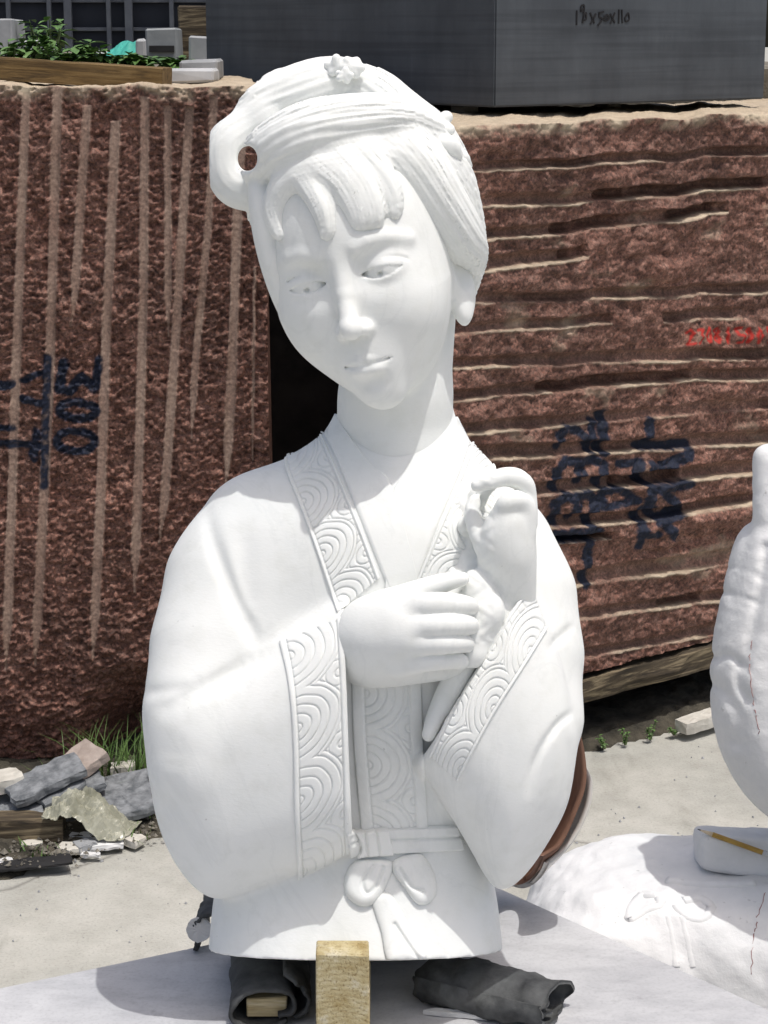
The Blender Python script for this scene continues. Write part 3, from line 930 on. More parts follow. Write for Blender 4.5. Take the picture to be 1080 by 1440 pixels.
def place(o, loc, rz=0.0, rx=0.0, ry=0.0):
    o.location = tuple(loc); o.rotation_euler = (rx, ry, rz); return o
def rough_slab(name, poly, thick, amp=0.006, seed=0, n=26):
    """uneven stone plate with a broken outline; poly in metres around the origin"""
    r = np.random.default_rng(seed)
    P = np.array(poly, float)
    out = []
    for i in range(len(P)):
        a, b = P[i], P[(i+1) % len(P)]
        m = max(2, int(np.linalg.norm(b-a)/0.02))
        for t in np.linspace(0, 1, m, endpoint=False):
            out.append(a+(b-a)*t+r.normal(0, amp*0.5, 2))
    out = np.array(out); k = len(out)
    c = out.mean(0)
    rings = []
    for s_, z in ((0.0, thick), (0.5, thick), (0.975, thick), (1.0, thick*0.93), (1.015, thick*0.5), (1.0, 0.0)):
        q = c+(out-c)*s_
        zz = z+r.normal(0, amp*0.25, k)*(1 if s_ > 0 else 0)
        rings.append(np.c_[q+r.normal(0, amp*0.2, (k, 2))*(s_ > 0), zz])
    V = np.vstack(rings); Q = []
    for a in range(len(rings)-1):
        for i in range(k):
            j = (i+1) % k
            Q.append((a*k+i, (a+1)*k+i, (a+1)*k+j, a*k+j))
    Q.append(tuple(range((len(rings)-1)*k, len(rings)*k))[::-1])
    return np_mesh(name, V, Q, False)

# ================================================================ RED GRANITE BLOCKS
def m_granite(nt, b):
    v = coords(nt)
    n1 = noise(nt, v, 26.0, 8, 0.75)
    n2 = noise(nt, v, 150.0, 4, 0.7)
    n3 = noise(nt, v, 4.0, 3, 0.5)
    c = ramp(nt, n1, [(0.30, (0.050, 0.025, 0.019)), (0.50, (0.165, 0.088, 0.067)), (0.72, (0.34, 0.22, 0.18))])
    c = mix(nt, c, ramp(nt, n2, [(0.35, (0.35, 0.32, 0.30)), (0.5, (1, 1, 1)), (0.68, (1.9, 1.7, 1.6))]), 0.9, 'MULTIPLY')
    c = mix(nt, c, ramp(nt, n3, [(0.35, (0.8, 0.75, 0.72)), (0.65, (1.15, 1.05, 1.0))]), 1.0, 'MULTIPLY')
    a = N(nt, 'ShaderNodeAttribute', attribute_name='groove')
    gc = ramp(nt, n2, [(0.3, (0.23, 0.155, 0.12)), (0.7, (0.44, 0.32, 0.25))])
    c = mix(nt, c, gc, a.outputs['Fac'])
    d = N(nt, 'ShaderNodeAttribute', attribute_name='dust_and_lit')
    c = mix(nt, c, ramp(nt, n1, [(0.3, (0.42, 0.34, 0.24)), (0.7, (0.62, 0.53, 0.39))]), d.outputs['Fac'])
    p = N(nt, 'ShaderNodeAttribute', attribute_name='paint')
    c = mix(nt, c, ramp(nt, n2, [(0.3, (0.003, 0.005, 0.012)), (0.7, (0.012, 0.019, 0.046))]), p.outputs['Fac'])
    r = N(nt, 'ShaderNodeAttribute', attribute_name='red_paint')
    c = mix(nt, c, (0.42, 0.02, 0.012), r.outputs['Fac'])
    nt.links.new(c, b.inputs['Base Color'])
    b.inputs['Roughness'].default_value = 0.72
    b.inputs['Specular IOR Level'].default_value = 0.4
    bump(nt, b, n2, 0.5, 0.004)
M_GRANITE = mat('red_granite', m_granite)
def strokes_mask(PXg, PYg, strokes, soft=1.2, wide=1.45):
    m = np.zeros(PXg.shape)
    for pts, w in strokes:
        P = np.array(pts, float)
        lo, hi = P.min(0)-w-4, P.max(0)+w+4
        sel = (PXg > lo[0]) & (PXg < hi[0]) & (PYg > lo[1]) & (PYg < hi[1])
        if not sel.any(): continue
        d = seg_dist2(PXg[sel], PYg[sel], P)
        m[sel] = np.maximum(m[sel], np.clip((w*wide/2+soft-d)/(2*soft), 0, 1))
    return m
def project(P):
    c = w2c(P)
    return 540+F*c[..., 0]/c[..., 2], 720-F*c[..., 1]/c[..., 2]
def rock_block(name, origin, tdir, ndir, L, H, depth, step, face, top_amp=0.012, seed=1, ddir=None):
    """block with a displaced front face: origin = lower left of the face, tdir along it, ndir outwards (both level)"""
    ddir = -ndir if ddir is None else np.array(ddir, float)/np.linalg.norm(ddir)
    nx = int(L/step)+1; nz = int(H/step)+1; nt = 26
    s = np.linspace(0, L, nx); z = np.linspace(0, H, nz)
    S, Z = np.meshgrid(s, z, indexing='ij')
    base = origin+S[..., None]*tdir+Z[..., None]*np.array([0, 0, 1])
    px, py = project(base)
    disp, groove, dust_and_lit, paint, red = face(S, Z, px, py)
    zt = H+top_amp*fbm(S[:, -1]*9, S[:, -1]*0+seed, 5, seed+3)
    Zs = Z*(zt/H)[:, None]
    front = origin+S[..., None]*tdir+Zs[..., None]*np.array([0, 0, 1])+disp[..., None]*ndir
    y = (np.linspace(0, 1, nt)**1.6)[1:]*depth
    S2, Y2 = np.meshgrid(s, y, indexing='ij')
    zt2 = zt[:, None]+top_amp*0.8*fbm(S2*9, Y2*9+3.3, 5, seed+9)+0*Y2
    dl = disp[:, -1:]*np.clip(1-Y2/0.06, 0, 1)
    top = origin+S2[..., None]*tdir+zt2[..., None]*np.array([0, 0, 1])+Y2[..., None]*ddir+dl[..., None]*ndir
    zb = np.linspace(H, 0, 4)
    back = origin+s[:, None, None]*tdir+np.stack([np.where(zb == H, H*0.98, zb)]*nx)[..., None]*np.array([0, 0, 1])+(depth+0.02)*ddir
    G = np.concatenate([front, top, back], 1)
    mm = G.shape[1]
    V = G.reshape(-1, 3)-origin
    I = np.arange(nx*mm).reshape(nx, mm)
    Q = np.stack([I[:-1, :-1], I[1:, :-1], I[1:, 1:], I[:-1, 1:]], -1).reshape(-1, 4)
    # ends: fan strips from the front column to a straight back column
    o = obj(name, np_mesh(name, V, Q, True), None, M_GRANITE)
    o.location = tuple(origin)
    me = o.data
    def put(nm, f, t=0.0):
        A = np.zeros((nx, mm)); A[:, :nz] = f; A[:, nz:nz+nt-1] = t
        attr(me, nm, A.ravel())
    put('groove', groove); put('dust_and_lit', dust_and_lit, 0.85); put('paint', paint); put('red_paint', red)
    # end faces as parts of the same mesh
    for side, col in ((0, 0), (1, nx-1)):
        rim = G[col]-origin
        n_ = len(rim)
        m2 = np_mesh('end_face', rim, [tuple(range(n_)) if side == 0 else tuple(range(n_))[::-1]], False)
        e = obj('end_face', m2, o, M_GRANITE)
    return o
YL = 4.70
def face_left(S, Z, px, py):
    d = 0.016*fbm(S*7, Z*9, 4, 1)+0.010*np.abs(fbm(S*26, Z*34, 4, 2))+0.013*fbm(S*95, Z*130, 2, 3, 0.7)
    g = np.zeros_like(S)
    GR = [([(38, 108), (17, 700), (9, 940)], 13), ([(82, 112), (71, 502), (62, 700), (50, 935)], 14), ([(123, 149), (104, 437), (99, 462)], 13), ([(163, 172), (148, 510), (142, 700), (131, 925)], 14),
          ([(204, 142), (202, 424), (194, 700), (189, 835)], 13), ([(236, 152), (237, 476)], 11), ([(267, 152), (245, 510), (232, 700), (224, 765)], 13), ([(301, 140), (293, 321), (275, 510), (269, 618)], 11),
          ([(345, 145), (336, 250), (327, 510), (318, 690)], 14), ([(358, 380), (355, 650)], 4), ([(-60, 110), (-75, 900)], 13), ([(-120, 110), (-128, 930)], 14), ([(-170, 110), (-175, 800)], 13)]
    for pts, w in GR:
        P = np.array(pts, float)
        x = np.interp(py, P[:, 1], P[:, 0])
        inr = (py > P[0, 1]-2) & (py < P[-1, 1])
        tail = np.clip((P[-1, 1]-py)/60, 0.25, 1)
        ww = w*tail*(1+0.12*fbm(Z*14, S*0+w, 3, 5))
        q = (px-x)/(ww*0.5)
        m = np.clip((1.15-np.abs(q))*3, 0, 1)*inr
        ch = 0.012-0.011*np.sqrt(np.clip(1-q*q, 0, 1))+0.0012*fbm(S*160, Z*160, 2, 8)
        d = np.where(m > 0, lerp(d, np.minimum(ch, d+0.02), m), d)
        g = np.maximum(g, m*(0.75+0.4*fbm(S*30, Z*12, 3, 12)))
    # undercut near the foot
    und = np.clip((py-(930+0.10*(220-px)))/110, 0, 1)*np.clip((px-110)/70, 0, 1)
    d = d-0.20*und-0.05*np.clip((0.16-Z)/0.16, 0, 1)
    dust_and_lit = np.clip((Z-Z.max()+0.035)/0.03, 0, 1)*np.clip(0.6+1.2*fbm(S*25, Z*25, 3, 14), 0, 1)
    el = lambda cx, cy, rx, ry: [(cx+rx*math.cos(a), cy+ry*math.sin(a)) for a in np.linspace(0, 6.3, 20)]
    st = [([(67, 504), (64, 600), (62, 685)], 8), ([(90, 512), (83, 547), (97, 552), (115, 530), (133, 547), (139, 507)], 10), (el(110, 578, 26, 11), 9), (el(107, 621, 27, 14), 9),
          ([(62, 523), (33, 537)], 7), ([(-4, 545), (17, 542)], 9), ([(33, 563), (60, 568)], 8), ([(-4, 604), (17, 603)], 7), ([(-4, 625), (60, 628)], 8), ([(52, 610), (48, 643)], 10)]
    wob = 2.2*fbm(S*60, Z*60, 3, 21)
    paint = strokes_mask(px+wob, py+wob, st)*np.clip(1.3+0.8*fbm(S*90, Z*90, 3, 22)-0.25*g, 0, 1)
    return d, np.clip(g, 0, 1), dust_and_lit, paint, np.zeros_like(S)
pR = on_y(378, 600, YL)
pT = on_y(190, 124, YL)
ZL = pT[2]
blockL = rock_block('granite_block', np.array([pR[0]-1.05, YL, 0.0]), np.array([1.0, 0, 0]), np.array([0, -1.0, 0]), 1.05, ZL, 1.1, 0.0032, face_left, 0.014, seed=4, ddir=(-0.10, 1, 0))
tag(blockL, 'rough red granite block with vertical drill channels and blue painted numbers', 'granite block')

P0 = on_z(828, 1052, 0.0)
tR = np.array([0.777, 0.629, 0.0]); tR /= np.linalg.norm(tR)
nR = np.array([tR[1], -tR[0], 0.0])
pl = on_plane(492, 600, P0, nR); s_left = (pl-P0)@tR
pr = on_plane(1180, 600, P0, nR); s_right = (pr-P0)@tR
ZR = on_plane(640, 177, P0, nR)[2]
ZB = 0.20
def face_right(S, Z, px, py):
    d = 0.012*fbm(S*5, Z*8, 4, 31)+0.020*np.abs(fbm(S*13, Z*24, 4, 32))+0.007*fbm(S*60, Z*75, 3, 33, 0.65)
    # broken-out hollows and bulges
    d += 0.040*np.clip(fbm(S*4+3, Z*9, 3, 35)-0.05, 0, 1)
    g = np.zeros_like(S); dust_and_lit = np.zeros_like(S)
    GR = [([(600, 245), (663, 241), (1080, 217), (1200, 211)], 7, 0, 0), ([(600, 296), (675, 291), (795, 287), (1080, 263), (1200, 255)], 9, 840, 1200), ([(600, 341), (688, 336), (769, 331), (1020, 300)], 9, 780, 1010),
          ([(600, 388), (680, 382), (824, 361)], 10, 790, 830), ([(600, 432), (658, 427), (1080, 412), (1200, 406)], 8, 0, 0), ([(600, 474), (641, 470), (790, 459), (860, 455)], 8, 0, 0), ([(930, 452), (1029, 449), (1080, 444), (1200, 440)], 8, 0, 0),
          ([(600, 519), (641, 517), (778, 513), (1080, 504), (1200, 500)], 9, 0, 0), ([(600, 569), (641, 564), (748, 553), (960, 536), (1080, 534), (1200, 528)], 9, 760, 975), ([(640, 612), (790, 598), (1080, 574), (1200, 566)], 9, 0, 0),
          ([(640, 648), (766, 641), (1058, 625), (1200, 618)], 10, 0, 0), ([(640, 708), (753, 696), (1058, 666), (1200, 653)], 10, 860, 960), ([(640, 750), (766, 741), (895, 733), (1054, 707), (1200, 690)], 9, 0, 0),
          ([(640, 775), (785, 763), (858, 757)], 5, 780, 860), ([(640, 850), (805, 825), (1024, 795), (1200, 772)], 12, 0, 0), ([(640, 898), (813, 870), (1015, 845), (1200, 822)], 8, 930, 990), ([(640, 960), (925, 907), (1007, 892), (1200, 860)], 8, 0, 0)]
    for pts, hgt, b0, b1 in GR:
        P = np.array(pts, float)
        yl = np.interp(px, P[:, 0], P[:, 1])+0.8*fbm(S*8, S*0+hgt, 4, int(P[0, 1]) % 97)
        inr = (px >= P[0, 0]) & (px <= P[-1, 0])
        hh = hgt*0.95*(1+0.2*fbm(S*6, S*0+1.1, 3, int(P[0, 1]) % 89))
        q = (py-(yl-hh))/hh                     # -1 top of channel, +1 lip
        m = np.clip((1.12-np.abs(q))*4, 0, 1)*inr
        dp = 0.020+0.006*fbm(S*5, S*0, 2, int(P[0, 1]) % 83)
        if b1: dp = dp+0.03*((px > b0) & (px < b1))*np.clip(1.0+2.5*fbm(S*16, S*0+3, 2, 61), 0, 1)
        ch = 0.002-dp*np.sqrt(np.clip(1-q*q, 0, 1))*np.where(q > 0, 1.0, 1.0)
        gate = np.clip(0.5+5.0*(fbm(S*2.2, S*0+hgt*3, 2, int(P[0, 1]) % 71)+0.62), 0, 1)   # a channel fades where the rock broke away
        m = m*gate
        d = lerp(d, np.minimum(ch, d), m)
        g = np.maximum(g, m*0.18)
        lipm = np.exp(-((q-1.0)/0.20)**2)*inr*gate*np.clip(0.62+1.7*fbm(S*9, S*0+hgt*2.3, 4, int(P[0, 1]) % 61), 0.08, 1)
        d = d+0.007*lipm
        dust_and_lit = np.maximum(dust_and_lit, lipm*0.95)  # pale lip colour stands in for sun on the up-facing edge
    dust_and_lit = np.maximum(dust_and_lit, np.clip((Z-Z.max()+0.03)/0.025, 0, 1)*np.clip(0.5+1.2*fbm(S*25, Z*25, 3, 14), 0, 1))
    dust_and_lit = np.maximum(dust_and_lit, np.clip(fbm(S*8, Z*16, 4, 47)-0.40, 0, 1)*1.2)
    z2 = lambda L_: [(760+a/4.5, 560+b/4.5) for a, b in L_]
    st = [(z2([(130, 300), (115, 225), (170, 185), (230, 200), (290, 260), (330, 300)]), 9), (z2([(390, 100), (390, 340)]), 10), (z2([(330, 150), (320, 330)]), 9), (z2([(100, 560), (90, 450), (150, 390), (240, 400), (250, 520)]), 10),
          (z2([(240, 400), (330, 390), (390, 420), (370, 530)]), 10), (z2([(100, 780), (85, 660), (150, 610), (215, 640), (200, 740)]), 10), (z2([(210, 620), (280, 600), (325, 640), (310, 760)]), 10), (z2([(290, 800), (290, 1185)]), 9),
          (z2([(90, 870), (330, 850)]), 14), (z2([(360, 590), (480, 570), (590, 640), (370, 690), (365, 580)]), 8), (z2([(690, 140), (690, 300)]), 9), (z2([(630, 300), (940, 290)]), 9), (z2([(930, 350), (760, 425)]), 12),
          (z2([(690, 420), (655, 660)]), 11), (z2([(680, 570), (920, 540)]), 9), (z2([(720, 570), (830, 650)]), 10), (z2([(620, 700), (608, 930)]), 9), (z2([(620, 860), (720, 855)]), 8), (z2([(690, 700), (820, 865)]), 10), (z2([(905, 690), (720, 780)]), 10),
          (z2([(480, 410), (620, 400), (560, 480)]), 8)]
    wob = 2.0*fbm(S*60, Z*60, 3, 51)
    paint = strokes_mask(px+wob, py+wob, st)*np.clip(1.3+0.8*fbm(S*90, Z*90, 3, 52), 0, 1)
    dig = {'2': [(0, .2), (.4, 0), (.8, .25), (0, 1), (.9, .95)], '3': [(0, .1), (.7, .1), (.35, .45), (.8, .7), (.1, 1)], '0': [(.4, 0), (0, .5), (.4, 1), (.8, .5), (.4, 0)],
           '8': [(.4, .45), (.05, .2), (.4, 0), (.75, .2), (.05, .8), (.4, 1), (.8, .75), (.4, .45)], '1': [(.4, 0), (.4, 1)], '5': [(.8, 0), (.1, .05), (.1, .45), (.7, .5), (.6, .95), (0, 1)]}
    red = []
    for k, ch in enumerate('230815001'):
        x0, y0 = 962+k*13.2, 463-k*0.4
        red.append(([(x0+a*10+(1-b)*1.5, y0+b*20) for a, b in dig[ch]], 3.0))
    red = strokes_mask(px, py, red, 1.0, 1.1)
    return d, np.clip(g, 0, 1), np.clip(dust_and_lit, 0, 1), paint, red
OR = P0+tR*s_left+np.array([0, 0, ZB])
blockR = rock_block('granite_block', OR, tR, nR, s_right-s_left, ZR-ZB, 1.0, 0.0034, face_right, 0.010, seed=6, ddir=(0.12, 1, 0))
tag(blockR, 'rough red granite block with horizontal drill channels under the dark stone block', 'granite block')

# timber bearers under it
def m_wood(c1, c2, c3, scale=14.0):
    def f(nt, b):
        v = coords(nt, (1, 9, 9))
        n = noise(nt, v, scale*0.35, 6, 0.65, 1.2)
        n2 = noise(nt, v, scale*2.2, 4, 0.6)
        c = ramp(nt, n, [(0.30, c1), (0.5, c2), (0.72, c3)])
        c = mix(nt, c, ramp(nt, n2, [(0.3, (0.6, 0.6, 0.6)), (0.6, (1, 1, 1))]), 0.7, 'MULTIPLY')
        nt.links.new(c, b.inputs['Base Color'])
        b.inputs['Roughness'].default_value = 0.85
        bump(nt, b, n2, 0.4, 0.003)
    return f
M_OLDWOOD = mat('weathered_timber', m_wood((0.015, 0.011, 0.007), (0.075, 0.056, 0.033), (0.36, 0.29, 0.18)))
M_SHADEWOOD = mat('shade_dark_timber', m_wood((0.008, 0.007, 0.005), (0.018, 0.015, 0.010), (0.04, 0.033, 0.022)))  # near-black tone paints the shade under the plank into the wood
M_BEAM = mat('yellow_brown_beam', m_wood((0.05, 0.03, 0.01), (0.16, 0.10, 0.035), (0.25, 0.17, 0.07)))
M_PINE = mat('sawn_pine', m_wood((0.30, 0.21, 0.09), (0.46, 0.37, 0.20), (0.58, 0.50, 0.33), 22))
def rough_beam(name, L, W, H, m, seed, amp=0.008, n=40):
    x = np.linspace(-L/2, L/2, n)
    prof = np.array([(-1, 0), (-1, .5), (-1, .93), (-.9, 1), (0, 1), (.9, 1), (1, .93), (1, .5), (1, 0)], float)
    G = []
    for i, xx in enumerate(x):
        a = np.array([fbm(xx*6+k*3.1, k*1.7, 4, seed) for k in range(len(prof))])
        G.append(np.c_[np.full(len(prof), xx), prof[:, 0]*W/2+a*amp, prof[:, 1]*H+np.roll(a, 2)*amp*(prof[:, 1] > 0)])
    G = np.array(G); k = len(prof)
    I = np.arange(n*k).reshape(n, k)
    Q = np.stack([I[:-1, :-1], I[:-1, 1:], I[1:, 1:], I[1:, :-1]], -1).reshape(-1, 4).tolist()
    Q += [tuple(I[0][::-1]), tuple(I[-1])]
    Q += [(I[i, k-1], I[i, 0], I[i+1, 0], I[i+1, k-1]) for i in range(n-1)]
    return np_mesh(name, G.reshape(-1, 3), Q, False)
ang = math.atan2(tR[1], tR[0])
bmid = P0+tR*(s_left+s_right)/2
o = obj('timber_plank', rough_beam('timber_plank', s_right-s_left+0.1, 0.20, 0.055, M_OLDWOOD, 3, 0.020), None, M_OLDWOOD)
place(o, bmid-nR*0.075+np.array([0, 0, ZB-0.070]), ang)
tag(o, 'split weathered plank lying directly under the channelled granite block', 'timber')
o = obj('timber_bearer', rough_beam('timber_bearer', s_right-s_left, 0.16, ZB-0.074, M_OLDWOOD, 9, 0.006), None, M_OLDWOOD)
place(o, bmid-nR*0.42, ang); o.data.materials.clear(); o.data.materials.append(M_SHADEWOOD)
tag(o, 'timber bearer coloured near black as shade under the split plank', 'timber')
M_GAPSHADE = simple('gap_shade_black', (0.012, 0.010, 0.010), (0.03, 0.026, 0.024), 12, 0.9)
# added third block closes the gap; its black colour stands in for shade
def face_plain(S, Z, px, py):
    z = np.zeros_like(S)
    return 0.016*fbm(S*7, Z*9, 4, 101)+0.016*np.abs(fbm(S*22, Z*26, 4, 102)), z, z, z, z
blockB = rock_block('added_gap_block', np.array([-0.75, 5.95, 0.0]), np.array([1.0, 0, 0]), np.array([0, -1.0, 0]), 1.1, ZR-0.03, 0.6, 0.02, face_plain, 0.01, seed=8)
blockB.data.materials.clear(); blockB.data.materials.append(M_GAPSHADE)
tag(blockB, 'added stone block coloured black as shade in the gap between the two channelled blocks', 'stone block')
# ================================================================ DARK STONE BLOCK ON TOP
def m_dark(nt, b):
    v = coords(nt)
    n = noise(nt, v, 5.0, 6, 0.6)
    streak = noise(nt, coords(nt, (9, 9, 0.7)), 3.0, 5, 0.6)
    sawn = noise(nt, coords(nt, (0.35, 0.35, 16)), 2.2, 4, 0.55)
    c = ramp(nt, n, [(0.3, (0.044, 0.052, 0.063)), (0.7, (0.078, 0.090, 0.105))])
    c = mix(nt, c, ramp(nt, streak, [(0.3, (0.82, 0.82, 0.82)), (0.66, (1.05, 1.05, 1.05)), (0.8, (1.6, 1.6, 1.62))]), 0.8, 'MULTIPLY')
    c = mix(nt, c, ramp(nt, sawn, [(0.40, (0.68, 0.69, 0.71)), (0.52, (1.05, 1.05, 1.05))]), 0.75, 'MULTIPLY')
    nt.links.new(c, b.inputs['Base Color'])
    b.inputs['Roughness'].default_value = 0.55
    bump(nt, b, noise(nt, v, 60, 4), 0.15, 0.002)
M_DARK = mat('dark_grey_stone', m_dark)
corner = on_plane(695, 151, P0-nR*0.30, nR)
ZD = corner[2]
print('dark block set back', -(corner-P0)@nR, 'ZR', ZR, 'ZL', ZL, 'corner', corner)
lD = np.array([-tR[1], tR[0], 0.0])
qa = on_plane(290, 100, corner, np.array([tR[0], tR[1], 0.0])); La = (qa-corner)@lD
qb = on_plane(1076, 100, corner, nR); Lb = (qb-corner)@tR
def dark_block():
    n = 1.1
    pts = [corner, corner+tR*Lb, corner+tR*Lb+lD*La, corner+lD*La]
    V = [(*(p[:2]-corner[:2]), 0) for p in pts]+[(*(p[:2]-corner[:2]), n) for p in pts]
    bm = bmesh.new()
    vs = [bm.verts.new(v) for v in V]
    for q in ((3, 2, 1, 0), (4, 5, 6, 7), (0, 1, 5, 4), (1, 2, 6, 5), (2, 3, 7, 6), (3, 0, 4, 7)): bm.faces.new([vs[i] for i in q])
    bmesh.ops.bevel(bm, geom=list(bm.edges), offset=0.004, segments=2, affect='EDGES')
    me = bpy.data.meshes.new('dark_stone_block'); bm.to_mesh(me); bm.free()
    o = obj('dark_stone_block', me, None, M_DARK); o.location = tuple(corner)
    return tag(o, 'large sawn dark grey stone block with chalked dimensions on one face', 'stone block')
dblk = dark_block()
M_INK = simple('black_crayon', (0.006, 0.006, 0.008), (0.012, 0.012, 0.015), 40, 0.9)
def face_stroke(pts, w, p0, n, parent, m, lift=0.002):
    """ink stroke as a thin ribbon on a plane; pixel points"""
    W = [on_plane(a, b, p0, n)+n*lift for a, b in spline(pts, 5)]
    V, Q = [], []
    for i, p in enumerate(W):
        d = W[min(i+1, len(W)-1)]-W[max(i-1, 0)]; d /= np.linalg.norm(d)+1e-9
        sd = np.cross(n, d)*w/2
        for q in (p+sd, p-sd, p-sd-n*(lift+0.001), p+sd-n*(lift+0.001)): V.append(q-corner)
        if i:
            a = 4*(i-1); b = 4*i
            for k in range(4): Q.append((a+k, a+(k+1) % 4, b+(k+1) % 4, b+k))
    return obj('handwritten_figure', np_mesh('handwritten_figure', np.array(V), Q, False), parent, m)
zz = lambda L_: [(760+a/3.375, b/3.375) for a, b in L_]
for L_ in ([(172, 50), (170, 120)], [(190, 55), (192, 30), (205, 25), (205, 50), (190, 52), (205, 45), (198, 110)], [(205, 75), (215, 60), (215, 90), (200, 95), (205, 75)], [(235, 60), (255, 110)], [(262, 65), (235, 115)],
           [(275, 62), (300, 55)], [(280, 62), (278, 80), (292, 90), (270, 122)], [(300, 80), (315, 70), (325, 85), (310, 98), (298, 88), (322, 82)], [(330, 65), (352, 108)], [(352, 60), (330, 112)],
           [(372, 45), (370, 112)], [(385, 45), (388, 110)], [(405, 75), (415, 62), (420, 90), (405, 102), (400, 85), (408, 72)]):
    face_stroke(zz(L_), 0.0042, corner, nR, dblk, M_INK)
# spacers under it
M_SPACER = simple('grey_spacer', (0.22, 0.22, 0.21), (0.34, 0.34, 0.32), 20, 0.9)
for sa, sb, lab in ((La*0.18, 0.10, 'small pale spacer block under the dark stone near the bust hair'), (0.22, Lb*0.62, 'spacer block under the lit face of the dark stone')):
    o = obj('spacer_block', box_mesh('spacer_block', 0.05, 0.05, max(ZD-ZR-0.003, 0.012), 0.003, 0.002, 3), None, M_SPACER)
    p = corner+lD*sa+tR*sb
    place(o, (p[0], p[1], ZR+0.001), ang)
    tag(o, lab, 'spacer')

# ================================================================ BEHIND THE LEFT BLOCK
def pbox(name, x0, x1, ytop, zbase, Y, dep, m, label, cat, rz=0.0, bev=0.006, jit=0.003, seed=0, group=None):
    a = on_y(x0, ytop, Y); b = on_y(x1, ytop, Y)
    o = obj(name, box_mesh(name, b[0]-a[0], dep, a[2]-zbase, bev, jit, seed), None, m)
    place(o, ((a[0]+b[0])/2, Y+dep/2, zbase), rz)
    return tag(o, label, cat, group)
# beam on the left block
A = on_y(-60, 74, YL+0.16); B = on_y(231, 93, YL+0.10)
bt = obj('timber_beam', rough_beam('timber_beam', np.linalg.norm(B-A), 0.10, 0.050, M_BEAM, 12, 0.004), None, M_BEAM)
mid = (A+B)/2
place(bt, (mid[0], mid[1]+0.04, ZL+0.006), math.atan2(B[1]-A[1], B[0]-A[0]), 0, math.atan2(A[2]-B[2], np.linalg.norm((B-A)[:2])))
tag(bt, 'yellow brown timber beam lying along the top of the left granite block', 'timber')
# bank of earth behind, carrying the plants and spare stone
M_BANK = simple('dry_earth', (0.10, 0.09, 0.07), (0.22, 0.20, 0.16), 6, 0.95, 0.6, 0.02)
bank_y0, bank_z = 6.3, on_y(150, 97, 6.3)[2]
bk = prism('earth_bank', [(-6, bank_y0), (1.4, bank_y0), (1.4, 11.0), (-6, 11.0)], 0.0, bank_z, M_BANK)
tag(bk, kind='structure')
M_PALE = simple('pale_concrete', (0.40, 0.41, 0.42), (0.52, 0.53, 0.54), 9, 0.9)
M_MID = simple('mid_grey_stone', (0.24, 0.25, 0.26), (0.36, 0.37, 0.38), 9, 0.9)
pbox('kerb_stone', 232, 300, 97, ZL+0.004, YL+0.30, 0.2, M_PALE, 'low pale kerb stone beside the beam end on the red block', 'stone', seed=2)
pbox('kerb_stone', 253, 305, 85, ZL+0.004, YL+0.55, 0.2, M_MID, 'grey kerb stone behind the beam end, under the pale cube', 'stone', seed=4)
pz = on_y(265, 86, 6.4)[2]
pbox('concrete_cube', 264, 300, 51, bank_z, 6.45, 0.12, M_PALE, 'pale concrete cube beside the dark stone block', 'stone', seed=5)
pbox('weathered_crate', 250, 300, 8, bank_z, 7.4, 0.3, M_OLDWOOD, 'tall weathered wooden crate behind the pale concrete cube', 'crate', seed=6)
M_CAB = simple('painted_cabinet', (0.20, 0.22, 0.23), (0.28, 0.30, 0.31), 12, 0.6)
cb = pbox('metal_cabinet', 205, 249, 40, bank_z, 7.2, 0.25, M_CAB, 'grey metal cabinet with a dark slot standing behind the plants', 'cabinet', seed=7)
M_BLACK = simple('black_gap', (0.008, 0.008, 0.009), (0.015, 0.015, 0.016), 20, 0.8)
a = on_y(209, 64, 7.2); b = on_y(244, 72, 7.2)
sl = obj('slot', box_mesh('slot', b[0]-a[0], 0.02, 0.022, 0.001), cb, M_BLACK)
sl.location = (0.0, -0.125, a[2]-bank_z-0.022)
pbox('white_panel', 190, 204, 55, bank_z, 6.9, 0.05, M_PALE, 'thin white panel leaning between the teal tarp and grey cabinet', 'panel', seed=8)
pbox('pale_stone', 100, 160, 72, bank_z, 7.6, 0.3, M_PALE, 'pale stone block half hidden behind the green plants', 'stone', seed=9)
pbox('pale_stone', 30, 62, 58, bank_z, 7.8, 0.3, M_PALE, 'white stone block behind the leftmost green plants', 'stone', seed=10)
pbox('dark_cabinet', -40, 17, 27, bank_z, 8.2, 0.3, M_MID, 'dark grey box with sloped top at the edge of the shed', 'box', seed=11)
# teal tarpaulin heap
M_TARP = simple('teal_tarpaulin', (0.03, 0.28, 0.22), (0.06, 0.42, 0.34), 12, 0.5)
def heap(name, px0, px1, pytop, Y, m, seed):
    a = on_y(px0, 97, Y); b = on_y(px1, pytop, Y); W = b[0]-a[0]; H = b[2]-bank_z
    nx, ny = 40, 30
    X, Yg = np.meshgrid(np.linspace(0, 1, nx), np.linspace(0, 1, ny), indexing='ij')
    Z = H*np.clip(np.sin(X*math.pi)**0.5*np.sin(Yg*math.pi)**0.5+0.35*fbm(X*5, Yg*5, 4, seed), 0, 2)
    Z[0] = Z[-1] = 0; Z[:, 0] = Z[:, -1] = 0
    V = np.stack([X*W, Yg*0.5, Z], -1).reshape(-1, 3)
    I = np.arange(nx*ny).reshape(nx, ny)
    Q = np.stack([I[:-1, :-1], I[1:, :-1], I[1:, 1:], I[:-1, 1:]], -1).reshape(-1, 4)
    o = obj(name, np_mesh(name, V, Q, False), None, m); o.location = (a[0], Y, bank_z+0.002)
    return o
tag(heap('tarpaulin', 136, 208, 60, 7.3, M_TARP, 3), 'crumpled teal tarpaulin heaped on the bank behind the plants', 'tarpaulin')
